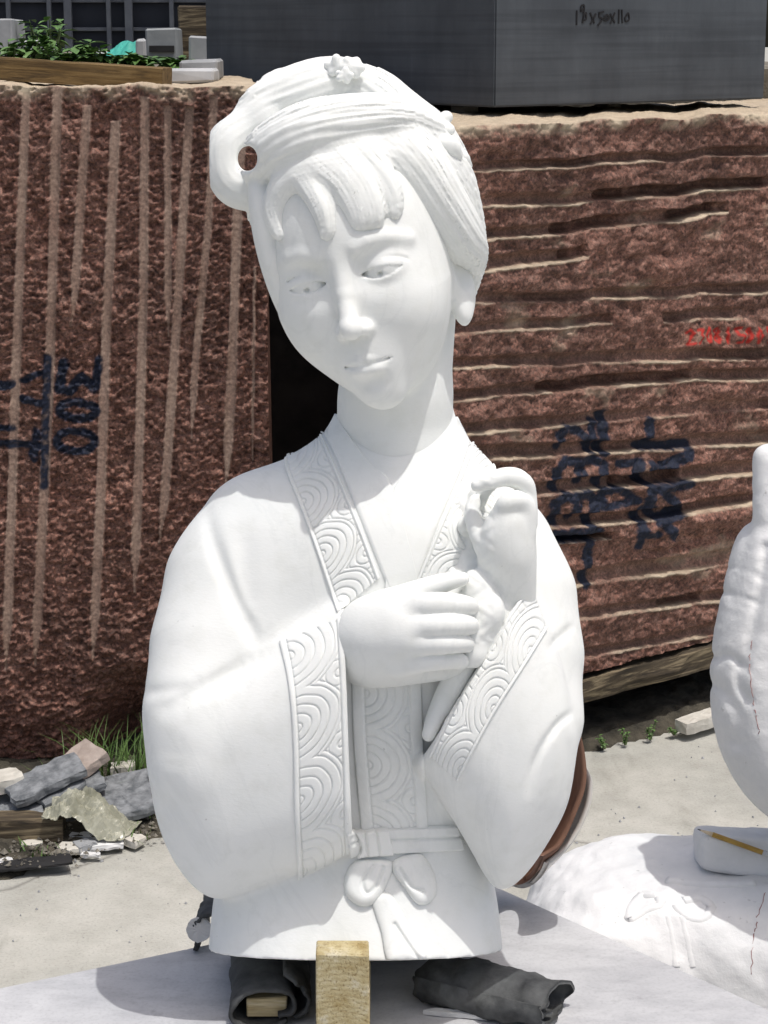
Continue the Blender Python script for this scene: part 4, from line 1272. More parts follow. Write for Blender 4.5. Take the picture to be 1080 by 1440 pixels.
# leafy plants
def m_leaf(nt, b):
    n = noise(nt, coords(nt), 14.0, 3)
    nt.links.new(ramp(nt, n, [(0.3, (0.05, 0.12, 0.025)), (0.7, (0.13, 0.24, 0.06))]), b.inputs['Base Color'])
    b.inputs['Roughness'].default_value = 0.5
    b.inputs['Transmission Weight'].default_value = 0.0
M_LEAF = mat('green_leaf', m_leaf)
M_STEM = simple('green_stem', (0.06, 0.09, 0.03), (0.10, 0.14, 0.05), 20, 0.7)
def leaf_geo(V, Q, p, d, up, L, W):
    d = d/np.linalg.norm(d); sd = np.cross(d, up); sd /= np.linalg.norm(sd)+1e-9; n = np.cross(sd, d)
    i = len(V)
    V += [p, p+d*L*0.35+sd*W*0.5+n*L*0.05, p+d*L*0.7+sd*W*0.36, p+d*L-n*L*0.15, p+d*L*0.7-sd*W*0.36, p+d*L*0.35-sd*W*0.5+n*L*0.05, p+d*L*0.5-n*L*0.04]
    Q += [(i, i+1, i+6), (i+1, i+2, i+6), (i+2, i+3, i+6), (i+3, i+4, i+6), (i+4, i+5, i+6), (i+5, i, i+6)]
def tube_geo(V, Q, pts, r0, r1, k=5):
    i0 = len(V); n = len(pts)
    for i, p in enumerate(pts):
        d = np.asarray(pts[min(i+1, n-1)])-np.asarray(pts[max(i-1, 0)]); d = d/(np.linalg.norm(d)+1e-9)
        a = np.cross(d, (0.3, 0.5, 0.81)); a /= np.linalg.norm(a); b = np.cross(d, a)
        r = r0+(r1-r0)*i/(n-1)
        for j in range(k):
            t = 2*math.pi*j/k
            V.append(np.asarray(p)+a*r*math.cos(t)+b*r*math.sin(t))
    for i in range(n-1):
        for j in range(k): Q.append((i0+i*k+j, i0+i*k+(j+1) % k, i0+(i+1)*k+(j+1) % k, i0+(i+1)*k+j))
    Q.append(tuple(range(i0, i0+k))[::-1]); Q.append(tuple(range(i0+(n-1)*k, i0+n*k)))
def plant(px, pytop, Y, spread, label, seed, zb=None, nst=9, lw=0.040, group='leafy plants on the bank'):
    r = np.random.default_rng(seed)
    zb = bank_z if zb is None else zb
    t = on_y(px, pytop, Y); H = max(t[2]-zb, 0.03)
    root = thing('leafy_plant', label, 'plant', (t[0], Y, zb), (0, 0, 0), group)
    SV, SQ, LV, LQ = [], [], [], []
    for s_ in range(nst):
        a = r.uniform(0, 6.28); rad = r.uniform(0.1, 1)*spread
        tip = np.array([math.cos(a)*rad, math.sin(a)*rad, H*r.uniform(0.6, 1.05)])
        pts = [np.array([0, 0, 0.0])*(1-q)+tip*q+np.array([math.cos(a), math.sin(a), 0])*rad*0.2*math.sin(q*3) for q in np.linspace(0, 1, 6)]
        tube_geo(SV, SQ, pts, 0.004, 0.0015)
        for k in range(9):
            q = 0.25+0.75*(k/8); p = pts[0]*(1-q)+tip*q
            b = r.uniform(0, 6.28)
            d = np.array([math.cos(b), math.sin(b), r.uniform(-0.5, 0.4)])
            leaf_geo(LV, LQ, p, d, np.array([0, 0, 1.0]), lw*r.uniform(1.0, 1.7), lw*r.uniform(0.6, 0.9))
    obj('stem', np_mesh('stem', np.array(SV), SQ, False), root, M_STEM)
    obj('foliage', np_mesh('foliage', np.array(LV), LQ, False), root, M_LEAF)
    return root
for i, (px, py, Y, sp, lab) in enumerate([(15, 48, 6.6, 0.10, 'broad leaved plant beside the dark grey box'), (62, 40, 6.7, 0.09, 'tallest broad leaved plant in front of the white stone'), (88, 66, 6.5, 0.08, 'low leafy plant between tall plant and pale stone'),
                                          (115, 58, 6.6, 0.09, 'spreading leafy plant in front of the pale stone'), (135, 70, 6.5, 0.06, 'small drooping plant beside the teal tarpaulin'), (195, 76, 6.5, 0.06, 'small plant at the foot of the white panel'),
                                          (236, 82, 6.45, 0.06, 'small plant at the foot of the grey cabinet'), (168, 80, 6.5, 0.05, 'tiny plant in front of the teal tarpaulin'), (72, 22, 8.3, 0.10, 'dark thin shrub against the shed wall')]):
    plant(px, py, Y, sp, lab, 60+i)
# dark shed with posts and rails
M_SHED = simple('navy_sheet', (0.010, 0.013, 0.022), (0.018, 0.022, 0.034), 2, 0.7)
M_STEEL = simple('grey_steel', (0.10, 0.11, 0.13), (0.15, 0.16, 0.18), 10, 0.6)
YS = 14.0
shed = thing('open_shed', 'dark navy shed wall with thin grey posts and rails', 'shed', (-2.5, YS, 0))
def part_box(name, par, x0, x1, y0, y1, z0, z1, m):
    o = obj(name, box_mesh(name, x1-x0, y1-y0, z1-z0, 0.004), par, m)
    o.location = ((x0+x1)/2-par.location.x, (y0+y1)/2-par.location.y, z0-par.location.z)
    return o
part_box('wall', shed, -7.5, 1.5, YS, YS+0.1, 0, 3.6, M_SHED)
part_box('roof', shed, -7.6, 1.6, YS-0.8, YS+0.6, 3.6, 3.7, M_STEEL)
for px in (-60, 15, 72, 98, 155, 183, 243, 300):
    x = on_y(px, 30, YS)[0]
    w = 0.025 if px in (98, 183) else 0.014
    part_box('post', shed, x-w, x+w, YS-0.09, YS-0.04, 0, 3.6, M_STEEL)
for py in (41, 1, 70):
    z = on_y(100, py, YS)[2]
    part_box('rail', shed, -7.4, 1.4, YS-0.035, YS-0.004, z-0.012, z+0.012, M_STEEL)

# ================================================================ PROPS UNDER THE BUST
M_RUBBER = simple('black_rubber', (0.016, 0.017, 0.019), (0.10, 0.105, 0.105), 22, 0.75, 0.5, 0.003, detail=8)
def rolled_sheet(name, prof, axis0, axis1, up, n=26, thick=0.004, wob=0.004, seed=0, flare=0.0):
    """sheet rolled to an open spiral profile (2-D metres), swept from axis0 to axis1"""
    a0 = np.array(axis0, float); a1 = np.array(axis1, float)
    d = (a1-a0)/np.linalg.norm(a1-a0); sd = np.cross(d, up); sd /= np.linalg.norm(sd); u2 = np.cross(sd, d)
    P = spline(prof, 6); k = len(P)
    tg = np.gradient(P, axis=0); nn = np.c_[-tg[:, 1], tg[:, 0]]; nn /= np.linalg.norm(nn, axis=1)[:, None]+1e-9
    two = np.vstack([P+nn*thick/2, (P-nn*thick/2)[::-1]])
    K = len(two); V = []
    for i in range(n):
        t = i/(n-1)
        f = 1+flare*(abs(t-0.5)*2)**3
        q = two*f
        ang_ = np.arange(K)/K*2*math.pi
        idx = np.r_[np.arange(k), np.arange(k)[::-1]]/k
        wv = wob*fbm(idx*6, np.full(K, t*7), 4, seed)
        q = q+wv[:, None]*np.vstack([nn, nn[::-1]])
        end = wob*1.6*fbm(idx*9, np.full(K, 3.0+round(t)), 3, seed+5)*(1 if t in (0.0, 1.0) else 0)
        V.append(a0+(a1-a0)*t+q[:, :1]*sd+q[:, 1:]*u2+end[:, None]*d)
    V = np.array(V); I = np.arange(n*K).reshape(n, K)
    Q = np.stack([I[:-1], np.roll(I[:-1], -1, 1), np.roll(I[1:], -1, 1), I[1:]], -1).reshape(-1, 4).tolist()
    for r_ in (I[0], I[-1]):
        for j in range(k-1):
            q = (r_[j], r_[j+1], r_[K-2-j], r_[K-1-j])
            Q.append(q if r_ is I[0] else q[::-1])
    c = a0.copy()
    o = obj(name, np_mesh(name, V.reshape(-1, 3)-c, Q, True), None, M_RUBBER); o.location = tuple(c)
    return o
up = np.array([0, 0, 1.0])
def m_endgrain(nt, b):
    v = coords(nt)
    mp = coords(nt, (1, 1, 1), (0.0, 0.5, 0.0))
    w = N(nt, 'ShaderNodeTexWave', wave_type='RINGS', rings_direction='Y')
    w.inputs['Scale'].default_value = 55; w.inputs['Distortion'].default_value = 5; w.inputs['Detail'].default_value = 3; w.inputs['Detail Scale'].default_value = 2
    nt.links.new(mp, w.inputs['Vector'])
    n = noise(nt, v, 40, 4); n2 = noise(nt, v, 420, 3)
    c = ramp(nt, n, [(0.3, (0.36, 0.27, 0.11)), (0.55, (0.52, 0.45, 0.27)), (0.75, (0.66, 0.63, 0.52))])
    c = mix(nt, c, ramp(nt, w.outputs['Fac'], [(0.25, (0.72, 0.68, 0.60)), (0.5, (1, 1, 1))]), 0.55, 'MULTIPLY')
    c = mix(nt, c, ramp(nt, n2, [(0.32, (0.45, 0.38, 0.28)), (0.46, (1, 1, 1))]), 0.8, 'MULTIPLY')
    nt.links.new(c, b.inputs['Base Color'])
    b.inputs['Roughness'].default_value = 0.9
    bump(nt, b, n2, 0.4, 0.002)
M_PINE2 = mat('pine_end_grain', m_endgrain)
# left roll: runs back under the bust, mouth towards the viewer
pL = on_z(368, 1446, ZS)
prof = [(0.018, 0.0105), (0.030, 0.016), (0.034, 0.026), (0.026, 0.038), (0.004, 0.041), (-0.018, 0.036), (-0.029, 0.022), (-0.027, 0.008), (-0.012, 0.003), (0.012, 0.003), (0.026, 0.006)]
o = rolled_sheet('rubber_roll', prof, pL, pL+np.array([-0.012, 0.17, 0.0]), up, seed=2)
tag(o, 'black rubber sheet rolled round a wood offcut under the bust', 'rubber sheet')
o = rolled_sheet('rubber_flap', [(0.030, 0.004), (0.042, 0.014), (0.044, 0.030), (0.034, 0.044), (0.020, 0.056)], pL+np.array([0.004, 0.008, 0]), pL+np.array([-0.004, 0.15, 0]), up, seed=3)
tag(o, 'thin black rubber flap curling up beside the rolled sheet', 'rubber sheet')
wd = obj('wood_offcut', box_mesh('wood_offcut', 0.041, 0.09, 0.021, 0.0012, 0.001, 4), None, M_PINE)
place(wd, (pL[0]+0.0035, pL[1]+0.058, ZS+0.0065), 0.03)
tag(wd, 'small golden wood offcut inside the black rubber roll', 'wood block')
# pine block propping the front rim
YB = 1.874
a = on_y(443, 1341, YB); b = on_y(519, 1341, YB)
pb_ = obj('wood_block', box_mesh('wood_block', (b-a)[0], 0.034, a[2]-ZS-0.002, 0.0015, 0.0008, 5), None, M_PINE2)
place(pb_, ((a[0]+b[0])/2, YB+0.017, ZS+0.001), 0.0)
tag(pb_, 'pale sawn pine block standing upright against the front rim of the bust', 'wood block')
o = obj('wood_block', box_mesh('wood_block', 0.045, 0.09, 0.058, 0.0015, 0.0008, 6), None, M_PINE)
place(o, ((a[0]+b[0])/2+0.004, 1.962, ZS+0.001), 0.0)
tag(o, 'wood block lying in shadow behind the upright pine block', 'wood block')
# right roll
r0 = on_z(640, 1412, ZS); r1 = on_z(775, 1432, ZS)
prof2 = [(0.010, 0.014), (0.028, 0.016), (0.031, 0.026), (0.016, 0.036), (-0.010, 0.037), (-0.028, 0.029), (-0.034, 0.014), (-0.024, 0.004), (0.0, 0.003), (0.024, 0.003), (0.036, 0.008), (0.040, 0.020), (0.034, 0.030)]
o = rolled_sheet('rubber_roll', prof2, r0+np.array([-0.022, 0.03, 0]), r1+np.array([0.004, -0.004, 0]), up, n=34, wob=0.007, seed=8)
tag(o, 'creased grey black rubber roll lying open ended on the slab', 'rubber sheet')
# rubber pad and slivers at the left rim
q0 = on_z(288, 1338, ZS)
o = rolled_sheet('rubber_strip', [(-0.014, 0.001), (-0.012, 0.012), (-0.009, 0.024), (-0.013, 0.036), (-0.006, 0.043), (0.006, 0.046)], q0+np.array([0.004, -0.005, 0]), q0+np.array([0.012, 0.10, 0]), up, wob=0.005, seed=11)
tag(o, 'ragged black rubber strip standing up at the left rim of the bust', 'rubber sheet')
M_CHIP = simple('white_chip', (0.55, 0.56, 0.56), (0.72, 0.72, 0.71), 30, 0.8)
c = on_z(640, 1431, ZS)
o = obj('marble_sliver', rough_slab('marble_sliver', [(-0.033, 0.006), (-0.02, 0.010), (0.03, -0.004), (0.032, -0.010), (-0.01, -0.001)], 0.005, 0.002, 4), None, M_CHIP)
place(o, (c[0], c[1], ZS+0.001)); tag(o, 'thin white marble sliver beside the creased rubber roll', 'stone chip')
# broken glazed pot behind the bust
M_TERRA = simple('terracotta', (0.17, 0.085, 0.055), (0.25, 0.135, 0.09), 18, 0.6)
M_GLAZE = simple('white_glaze', (0.62, 0.60, 0.57), (0.74, 0.72, 0.69), 10, 0.4)
def pot():
    """wide shallow pot lying on its side behind the bust, mouth to the viewer's left"""
    base = wpt(760, 1236, 2.345)
    root = thing('broken_pot', 'broken brown clay pot with white outer glaze behind the raised sleeve', 'pot', tuple(base))
    def shell(name, sec, m, w0, dw):
        # sec: outline pixels top to bottom; swept round a half turn into depth
        pts = spline(sec, 6); V, Q = [], []
        nn_ = 22
        for i, (px, py) in enumerate(pts):
            r = 0.10*math.sin(math.pi*(0.12+0.80*i/(len(pts)-1)))
            for j in range(nn_):
                a_ = math.pi*(j/(nn_-1))
                e = cpt(px, py, w0)
                for th_ in (0.0, 0.008):
                    V.append(c2w(np.array([e[0]-(1-math.cos(a_))*0.9*(r+th_*0)+th_*-0.6, e[1]-0.05*math.sin(a_), e[2]+dw*math.sin(a_)+th_]))-base)
        I = np.arange(len(V)).reshape(len(pts), nn_, 2)
        for i in range(len(pts)-1):
            for j in range(nn_-1):
                Q.append((I[i, j, 0], I[i+1, j, 0], I[i+1, j+1, 0], I[i, j+1, 0]))
                Q.append((I[i, j, 1], I[i, j+1, 1], I[i+1, j+1, 1], I[i+1, j, 1]))
            Q.append((I[i, 0, 0], I[i, 0, 1], I[i+1, 0, 1], I[i+1, 0, 0]))
            Q.append((I[i, -1, 0], I[i+1, -1, 0], I[i+1, -1, 1], I[i, -1, 1]))
        for i in (0, len(pts)-1):
            for j in range(nn_-1): Q.append((I[i, j, 0], I[i, j+1, 0], I[i, j+1, 1], I[i, j, 1]))
        return obj(name, np_mesh(name, np.array(V), Q, True), root, m)
    shell('clay_wall', [(812, 1020), (820, 1046), (825, 1084), (822, 1112), (812, 1140), (800, 1168), (786, 1190), (764, 1204)], M_TERRA, 2.30, 0.10)
    shell('glazed_wall', [(824, 1078), (833, 1098), (831, 1130), (820, 1160), (808, 1180), (794, 1196), (772, 1214)], M_GLAZE, 2.312, 0.12)
pot()
c = on_z(280, 1325, ZS)
o = obj('glazed_shard', rough_slab('glazed_shard', [(0.014*math.cos(t), 0.014*math.sin(t)) for t in np.linspace(0, 6.28, 12, endpoint=False)], 0.006, 0.001, 7), None, M_GLAZE)
place(o, (wpt(281, 1306, 2.30)), 0, math.radians(78), math.radians(-25)); tag(o, 'small round white glazed shard behind the left rim of the bust', 'shard')

# ================================================================ UNFINISHED STATUE ON THE RIGHT
def m_rough(nt, b):
    v = coords(nt)
    n = noise(nt, v, 9.0, 6, 0.65)
    n2 = noise(nt, v, 70.0, 5, 0.65)
    c = ramp(nt, n, [(0.3, (0.66, 0.67, 0.67)), (0.6, (0.78, 0.78, 0.775))])
    c = mix(nt, c, (0.36, 0.36, 0.35), ramp(nt, n2, [(0.66, 0.0), (0.74, 0.6)]))
    nt.links.new(c, b.inputs['Base Color'])
    b.inputs['Roughness'].default_value = 0.7
    bump(nt, b, n2, 0.45, 0.003)
M_ROUGH = mat('rough_marble', m_rough)
BS = wpt(1010, 1400, 2.62); BS[2] = 0.0
stat = thing('unfinished_statue', 'unfinished white marble statue with raised sleeve on a rough stone base', 'statue', tuple(BS))
S2 = [(1062, 735), (1042, 756), (1026, 818), (1013, 880), (1005, 940), (1007, 1005), (1020, 1062), (1046, 1112), (1078, 1146), (1130, 1176), (1260, 1150), (1300, 900), (1200, 740), (1110, 715)]
SM = {}
def s2_setup(ax):
    U, V = np.meshgrid(ax[0], ax[1], indexing='ij')
    SM['s'] = blur2(poly_sd(U, V, spline(pp(S2, 2.50), 5, True)), 6).astype(np.float32)
    D = 0*U
    for P, dep, wd in (([(1080, 770), (1070, 830), (1055, 905), (1040, 955), (1052, 985)], 0.006, 0.006), ([(1010, 935), (1030, 925), (1050, 940)], 0.004, 0.005), ([(1062, 750), (1048, 800), (1036, 850)], 0.002, 0.004),
                       ([(1020, 970), (1040, 1000), (1042, 1050)], 0.004, 0.008), ([(1015, 835), (1040, 838), (1070, 850)], 0.0015, 0.003), ([(1022, 815), (1045, 800), (1075, 815)], 0.0012, 0.003)):
        D += dep*np.exp(-(seg_dist2(U, V, spline(pp(P, 2.46), 6))/wd)**2)
    UU, VV = U*1.0, V*1.0
    D += 0.0012*fbm(UU*60, VV*90, 3, 71)
    SM['D'] = D.astype(np.float32)
arm2 = hchain([(1090, 655, 31, 2.50), (1089, 700, 30, 2.50), (1092, 760, 34, 2.50), (1100, 830, 40, 2.50)])
def f_s2(p, ii):
    u, v, w = p
    d = pillow(SM['s'][ii[0], ii[1]][:, :, None], 0.07, w-2.53, 0.085)
    d = smin(d, chain(p, arm2), 0.012)
    d = smin(d, cone(p, cpt(1076, 640, 2.49), cpt(1080, 720, 2.49), 15*PX*1.18, 17*PX*1.18), 0.01)
    d = smin(d, ell(p, cpt(1290, 900, 2.62), (0.20, 0.36, 0.13)), 0.03)
    return d+SM['D'][ii[0], ii[1]][:, :, None]
V2, Q2 = carve(f_s2, (0.385, -0.42, 2.42), (0.82, 0.125, 2.78), 0.003, setup=s2_setup)
def w_part(name, Vc, Q, par, m, base):
    return obj(name, np_mesh(name, c2w(Vc)-base, Q[:, ::-1], True), par, m)
w_part('robed_figure', V2, Q2, stat, M_ROUGH, BS)
# base, worked in world metres
bc = wpt(1030, 1290, 2.66)
hx0 = wpt(742, 1250, 2.62)[0]; zt_ = 0.705
def f_base(p, ii):
    x, y, z = p
    d = ell(p, (hx0+0.34, bc[1]+0.03, zt_-0.31), (0.35, 0.18, 0.305), 4.6)
    d = np.minimum(d, ell(p, (hx0+0.33, bc[1]+0.05, 0.25), (0.30, 0.20, 0.42), 5.0))
    nz = fbm(x*22+z*9, y*22+z*17, 4, 81)
    d = d+0.007*nz+0.0025*fbm(x*90+z*40, y*90-z*60, 3, 82)
    return np.maximum(d, -(z-0.004))
V3, Q3 = carve(f_base, (hx0-0.05, bc[1]-0.26, -0.02), (hx0+0.68, bc[1]+0.30, zt_+0.06), 0.0055)
base_o = obj('rough_base', np_mesh('rough_base', V3-BS, Q3, True), stat, M_ROUGH)
b3 = BVHTree.FromPolygons([tuple(v) for v in w2c(V3)], [tuple(q) for q in Q3])
b2 = BVHTree.FromPolygons([tuple(v) for v in V2], [tuple(q) for q in Q2])
def drawn_line(name, pts, bvh, r, m, par, base, lift=0.0):
    V, Q, W = [], [], []
    for px, py in spline(pts, 8):
        h = hit(bvh, px, py)
        if h is None: continue
        W.append(c2w(h[0]-h[0]/np.linalg.norm(h[0])*lift)-base+(rng.normal(0, 0.0011, 3)*np.array([1, 0, 1]) if r < 0.001 else 0))
    if len(W) < 3: return None
    tube_geo(V, Q, W, r, r, 6)
    return obj(name, np_mesh(name, np.array(V), Q, True), par, m)
M_REDLINE = simple('red_pencil', (0.22, 0.06, 0.06), (0.55, 0.40, 0.38), 90, 0.9)
drawn_line('red_guide_line', [(1058, 900), (1055, 930), (1058, 970), (1062, 1000), (1068, 1030)], b2, 0.0006, M_REDLINE, stat, BS, -0.0002)
drawn_line('red_guide_line', [(1078, 1250), (1066, 1290), (1060, 1320), (1056, 1370)], b3, 0.0006, M_REDLINE, stat, BS, -0.0002)
for pts in ([(905, 1262), (925, 1264), (928, 1276), (908, 1284), (886, 1296), (890, 1278), (905, 1262)], [(960, 1270), (985, 1268), (1000, 1280), (985, 1296), (962, 1290), (950, 1276)],
            [(940, 1290), (945, 1325), (950, 1360)], [(958, 1290), (966, 1325), (972, 1360)], [(940, 1242), (1000, 1248), (1060, 1246)]):
    drawn_line('carved_ribbon', pts, b3, 0.009, M_ROUGH, stat, BS, -0.0076)
# stone wedge and pencil lying on it
cs = hit(b3, 1040, 1205)
cs_w = c2w(cs[0]) if cs is not None else wpt(1040, 1205, 2.6)
SP = wpt(1045, 1215, 2.64)
def f_wedge(p, ii):
    u, v, w = p
    c = cpt(1055, 1199, 2.665)
    d = ell((u, v+0.10*(u-c[0]), w), c, (0.070, 0.026, 0.042), 7.0)
    d = smin(d, ell(p, cpt(1062, 1182, 2.695), (0.050, 0.014, 0.030), 2.6), 0.01)
    return d+0.0012*fbm(u*70+w*20, v*70, 3, 91)
V4, Q4 = carve(f_wedge, cpt(1055, 1199, 2.665)-np.array([.085, .045, .06]), cpt(1055, 1199, 2.665)+np.array([.085, .055, .08]), 0.002)
wedge = obj('stone_offcut', np_mesh('stone_offcut', c2w(V4)-SP, Q4[:, ::-1], True), None, M_ROUGH); wedge.location = tuple(SP)
tag(wedge, 'pale grey stone offcut resting on the rough statue base, pencil on top', 'stone')
b4 = BVHTree.FromPolygons([tuple(v) for v in V4], [tuple(q) for q in Q4])
def pencil():
    A = cpt(981, 1166, 2.63); B = cpt(1092, 1206, 2.605)
    A = c2w(A); B = c2w(B)
    d = (B-A); L = np.linalg.norm(d); d /= L
    root = thing('pencil', 'yellow wooden pencil with sharpened tip lying on the stone offcut', 'pencil', tuple(A))
    M_Y = simple('yellow_paint', (0.33, 0.19, 0.03), (0.45, 0.28, 0.06), 30, 0.45)
    M_TIP = simple('bare_wood', (0.62, 0.50, 0.34), (0.72, 0.60, 0.43), 30, 0.8)
    M_FER = simple('metal_ferrule', (0.45, 0.45, 0.44), (0.60, 0.60, 0.58), 60, 0.35)
    def seg(name, t0, t1, r0, r1, m, k=6):
        V, Q = [], []
        tube_geo(V, Q, [d*t0, d*(t0*0.5+t1*0.5), d*t1], r0, r1, k)
        obj(name, np_mesh(name, np.array(V), Q, k > 8), root, m)
    r = 0.0034
    seg('lead', 0.0, 0.004, 0.0004, 0.0009, M_BLACK, 8); seg('sharpened_wood', 0.004, 0.020, 0.0010, r*0.95, M_TIP, 12)
    seg('shaft', 0.020, L-0.018, r, r, M_Y, 6); seg('ferrule', L-0.018, L-0.006, r*1.06, r*1.06, M_FER, 14); seg('eraser', L-0.006, L+0.006, r, r*0.95, M_CAB, 14)
pencil()

# ================================================================ RUBBLE AND GRASS BY THE LEFT BLOCK
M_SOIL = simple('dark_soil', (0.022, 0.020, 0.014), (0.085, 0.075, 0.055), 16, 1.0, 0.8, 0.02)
def soil_patch(name, outline, seed):
    pl_ = np.array([on_z(a, b, 0.0)[:2] for a, b in outline])
    lo, hi = pl_.min(0), pl_.max(0)
    n1, n2 = 90, 60
    X, Y = np.meshgrid(np.linspace(lo[0], hi[0], n1), np.linspace(lo[1], hi[1], n2), indexing='ij')
    sd = poly_sd(X, Y, pl_)+0.03*fbm(X*14, Y*14, 4, seed)
    Z = np.clip(-sd*0.35, -0.02, 0.022)*(1+0.8*fbm(X*18, Y*18, 4, seed+1))+0.003
    Z = np.where(sd > 0, -0.01, Z)
    I = np.arange(n1*n2).reshape(n1, n2)
    Q = np.stack([I[:-1, :-1], I[1:, :-1], I[1:, 1:], I[:-1, 1:]], -1).reshape(-1, 4)
    o = obj(name, np_mesh(name, np.stack([X, Y, Z], -1).reshape(-1, 3), Q, True), None, M_SOIL)
    return tag(o, kind='structure')
soil_patch('soil', [(-120, 1262), (0, 1236), (80, 1218), (150, 1198), (230, 1178), (330, 1150), (420, 1080), (330, 1010), (-120, 1010)], 5)
soil_patch('soil_shade_strip', [(780, 1068), (860, 1050), (930, 1034), (1010, 1018), (1130, 990), (1130, 860), (930, 880), (700, 930), (700, 1060)], 6)  # soil in front; its dark part under the timber stands in for shade
M_BLUEGREY = simple('grey_slate', (0.09, 0.10, 0.11), (0.25, 0.265, 0.28), 40, 0.8, 0.4, 0.004, detail=8)
M_PINKST = simple('pinkish_stone', (0.28, 0.23, 0.20), (0.40, 0.34, 0.30), 30, 0.85)
M_LIME = simple('cream_chip', (0.45, 0.43, 0.38), (0.62, 0.60, 0.54), 20, 0.85)
def plate(px, py, z, L, W, T, m, label, rz, rx, ry, seed, cat='stone', name='stone_plate'):
    p = on_z(px, py, z)
    r = np.random.default_rng(seed)
    poly = [(-L/2*r.uniform(.85, 1), -W/2*r.uniform(.8, 1)), (0, -W/2*r.uniform(.9, 1.1)), (L/2*r.uniform(.85, 1), -W/2*r.uniform(.7, 1)), (L/2*r.uniform(.8, 1), W/2*r.uniform(.8, 1)), (0, W/2*r.uniform(.85, 1.1)), (-L/2*r.uniform(.8, 1), W/2*r.uniform(.7, 1))]
    o = obj(name, rough_slab(name, poly, T, 0.004, seed), None, m)
    place(o, p, rz, rx, ry)
    return tag(o, label, cat)
D = math.radians
plate(6, 1108, 0.085, 0.10, 0.08, 0.03, M_LIME, 'cream broken stone at the end of the slate stack', D(20), 0, D(-8), 20)
plate(60, 1146, 0.020, 0.24, 0.16, 0.020, M_BLUEGREY, 'lowest grey slate plate in the leaning stack by the granite', D(20), D(4), D(-10), 21)
plate(64, 1122, 0.062, 0.27, 0.14, 0.018, M_BLUEGREY, 'middle grey slate plate in the leaning stack by the granite', D(24), D(6), D(-13), 22)
plate(66, 1100, 0.105, 0.19, 0.11, 0.018, M_BLUEGREY, 'top grey slate plate in the leaning stack by the granite', D(27), D(6), D(-16), 23)
plate(20, 1150, 0.050, 0.14, 0.10, 0.014, M_BLUEGREY, 'thin dark slate flake sliding off the lower end of the stack', D(12), D(4), D(-6), 27)
plate(84, 1112, 0.088, 0.12, 0.09, 0.012, M_BLUEGREY, 'thin slate flake wedged between the top and middle plates', D(38), D(5), D(-15), 28)
plate(108, 1080, 0.11, 0.14, 0.10, 0.022, M_PINKST, 'pinkish stone plate leaning up behind the slate stack', D(32), D(8), D(-24), 24)
plate(168, 1130, 0.045, 0.17, 0.19, 0.024, M_BLUEGREY, 'flat speckled grey stone plate beside the crumpled plastic', D(8), D(10), D(-5), 25)
plate(176, 1146, 0.0, 0.12, 0.12, 0.04, M_PINKST, 'stone piece under the flat speckled plate', D(-12), D(4), 0, 26)
wt = obj('timber_offcut', rough_beam('timber_offcut', 0.24, 0.07, 0.062, M_OLDWOOD, 31, 0.003, 14), None, M_OLDWOOD)
p = on_z(14, 1184, 0.006); place(wt, p, D(3)); tag(wt, 'short weathered timber offcut in front of the slate stack', 'timber')
plate(118, 1181, 0.012, 0.065, 0.03, 0.012, M_CHIP, 'small white marble chip below the crumpled plastic', D(4), 0, D(4), 33, 'stone chip', 'stone_chip')
plate(149, 1190, 0.012, 0.075, 0.05, 0.012, M_CHIP, 'wider white marble chip beside the dark soil edge', D(12), 0, 0, 34, 'stone chip', 'stone_chip')
plate(100, 1198, 0.012, 0.055, 0.04, 0.014, M_LIME, 'cream stone chip near the black sheet', D(-10), 0, 0, 35, 'stone chip', 'stone_chip')
plate(45, 1192, 0.012, 0.05, 0.035, 0.014, M_LIME, 'cream stone chip at the foot of the timber offcut', D(15), 0, 0, 36, 'stone chip', 'stone_chip')
plate(42, 1216, 0.020, 0.19, 0.06, 0.005, M_BLACK, 'flat black sheet lying along the soil edge', D(8), 0, D(-3), 37, 'sheet', 'black_sheet')
plate(3, 1218, 0.010, 0.05, 0.03, 0.012, M_CHIP, 'white marble chip at the end of the black sheet', D(30), 0, 0, 38, 'stone chip', 'stone_chip')
plate(128, 1205, 0.010, 0.045, 0.02, 0.008, M_CHIP, 'thin white sliver on the soil edge', D(-5), 0, 0, 39, 'stone chip', 'stone_chip')
plate(120, 1196, 0.010, 0.05, 0.04, 0.02, M_MID, 'rounded grey pebble between the white chips', D(40), 0, 0, 40, 'stone', 'pebble')
plate(185, 1186, 0.010, 0.06, 0.04, 0.016, M_LIME, 'cream stone chip by the bust sleeve', D(-30), 0, 0, 41, 'stone chip', 'stone_chip')
plate(172, 1094, 0.03, 0.06, 0.045, 0.035, M_LIME, 'pale round stone showing through the grass', D(10), 0, 0, 42, 'stone', 'pebble')
plate(985, 1022, 0.02, 0.16, 0.06, 0.03, M_LIME, 'pale stone bar on the soil below the timber', ang, 0, 0, 43, 'stone')
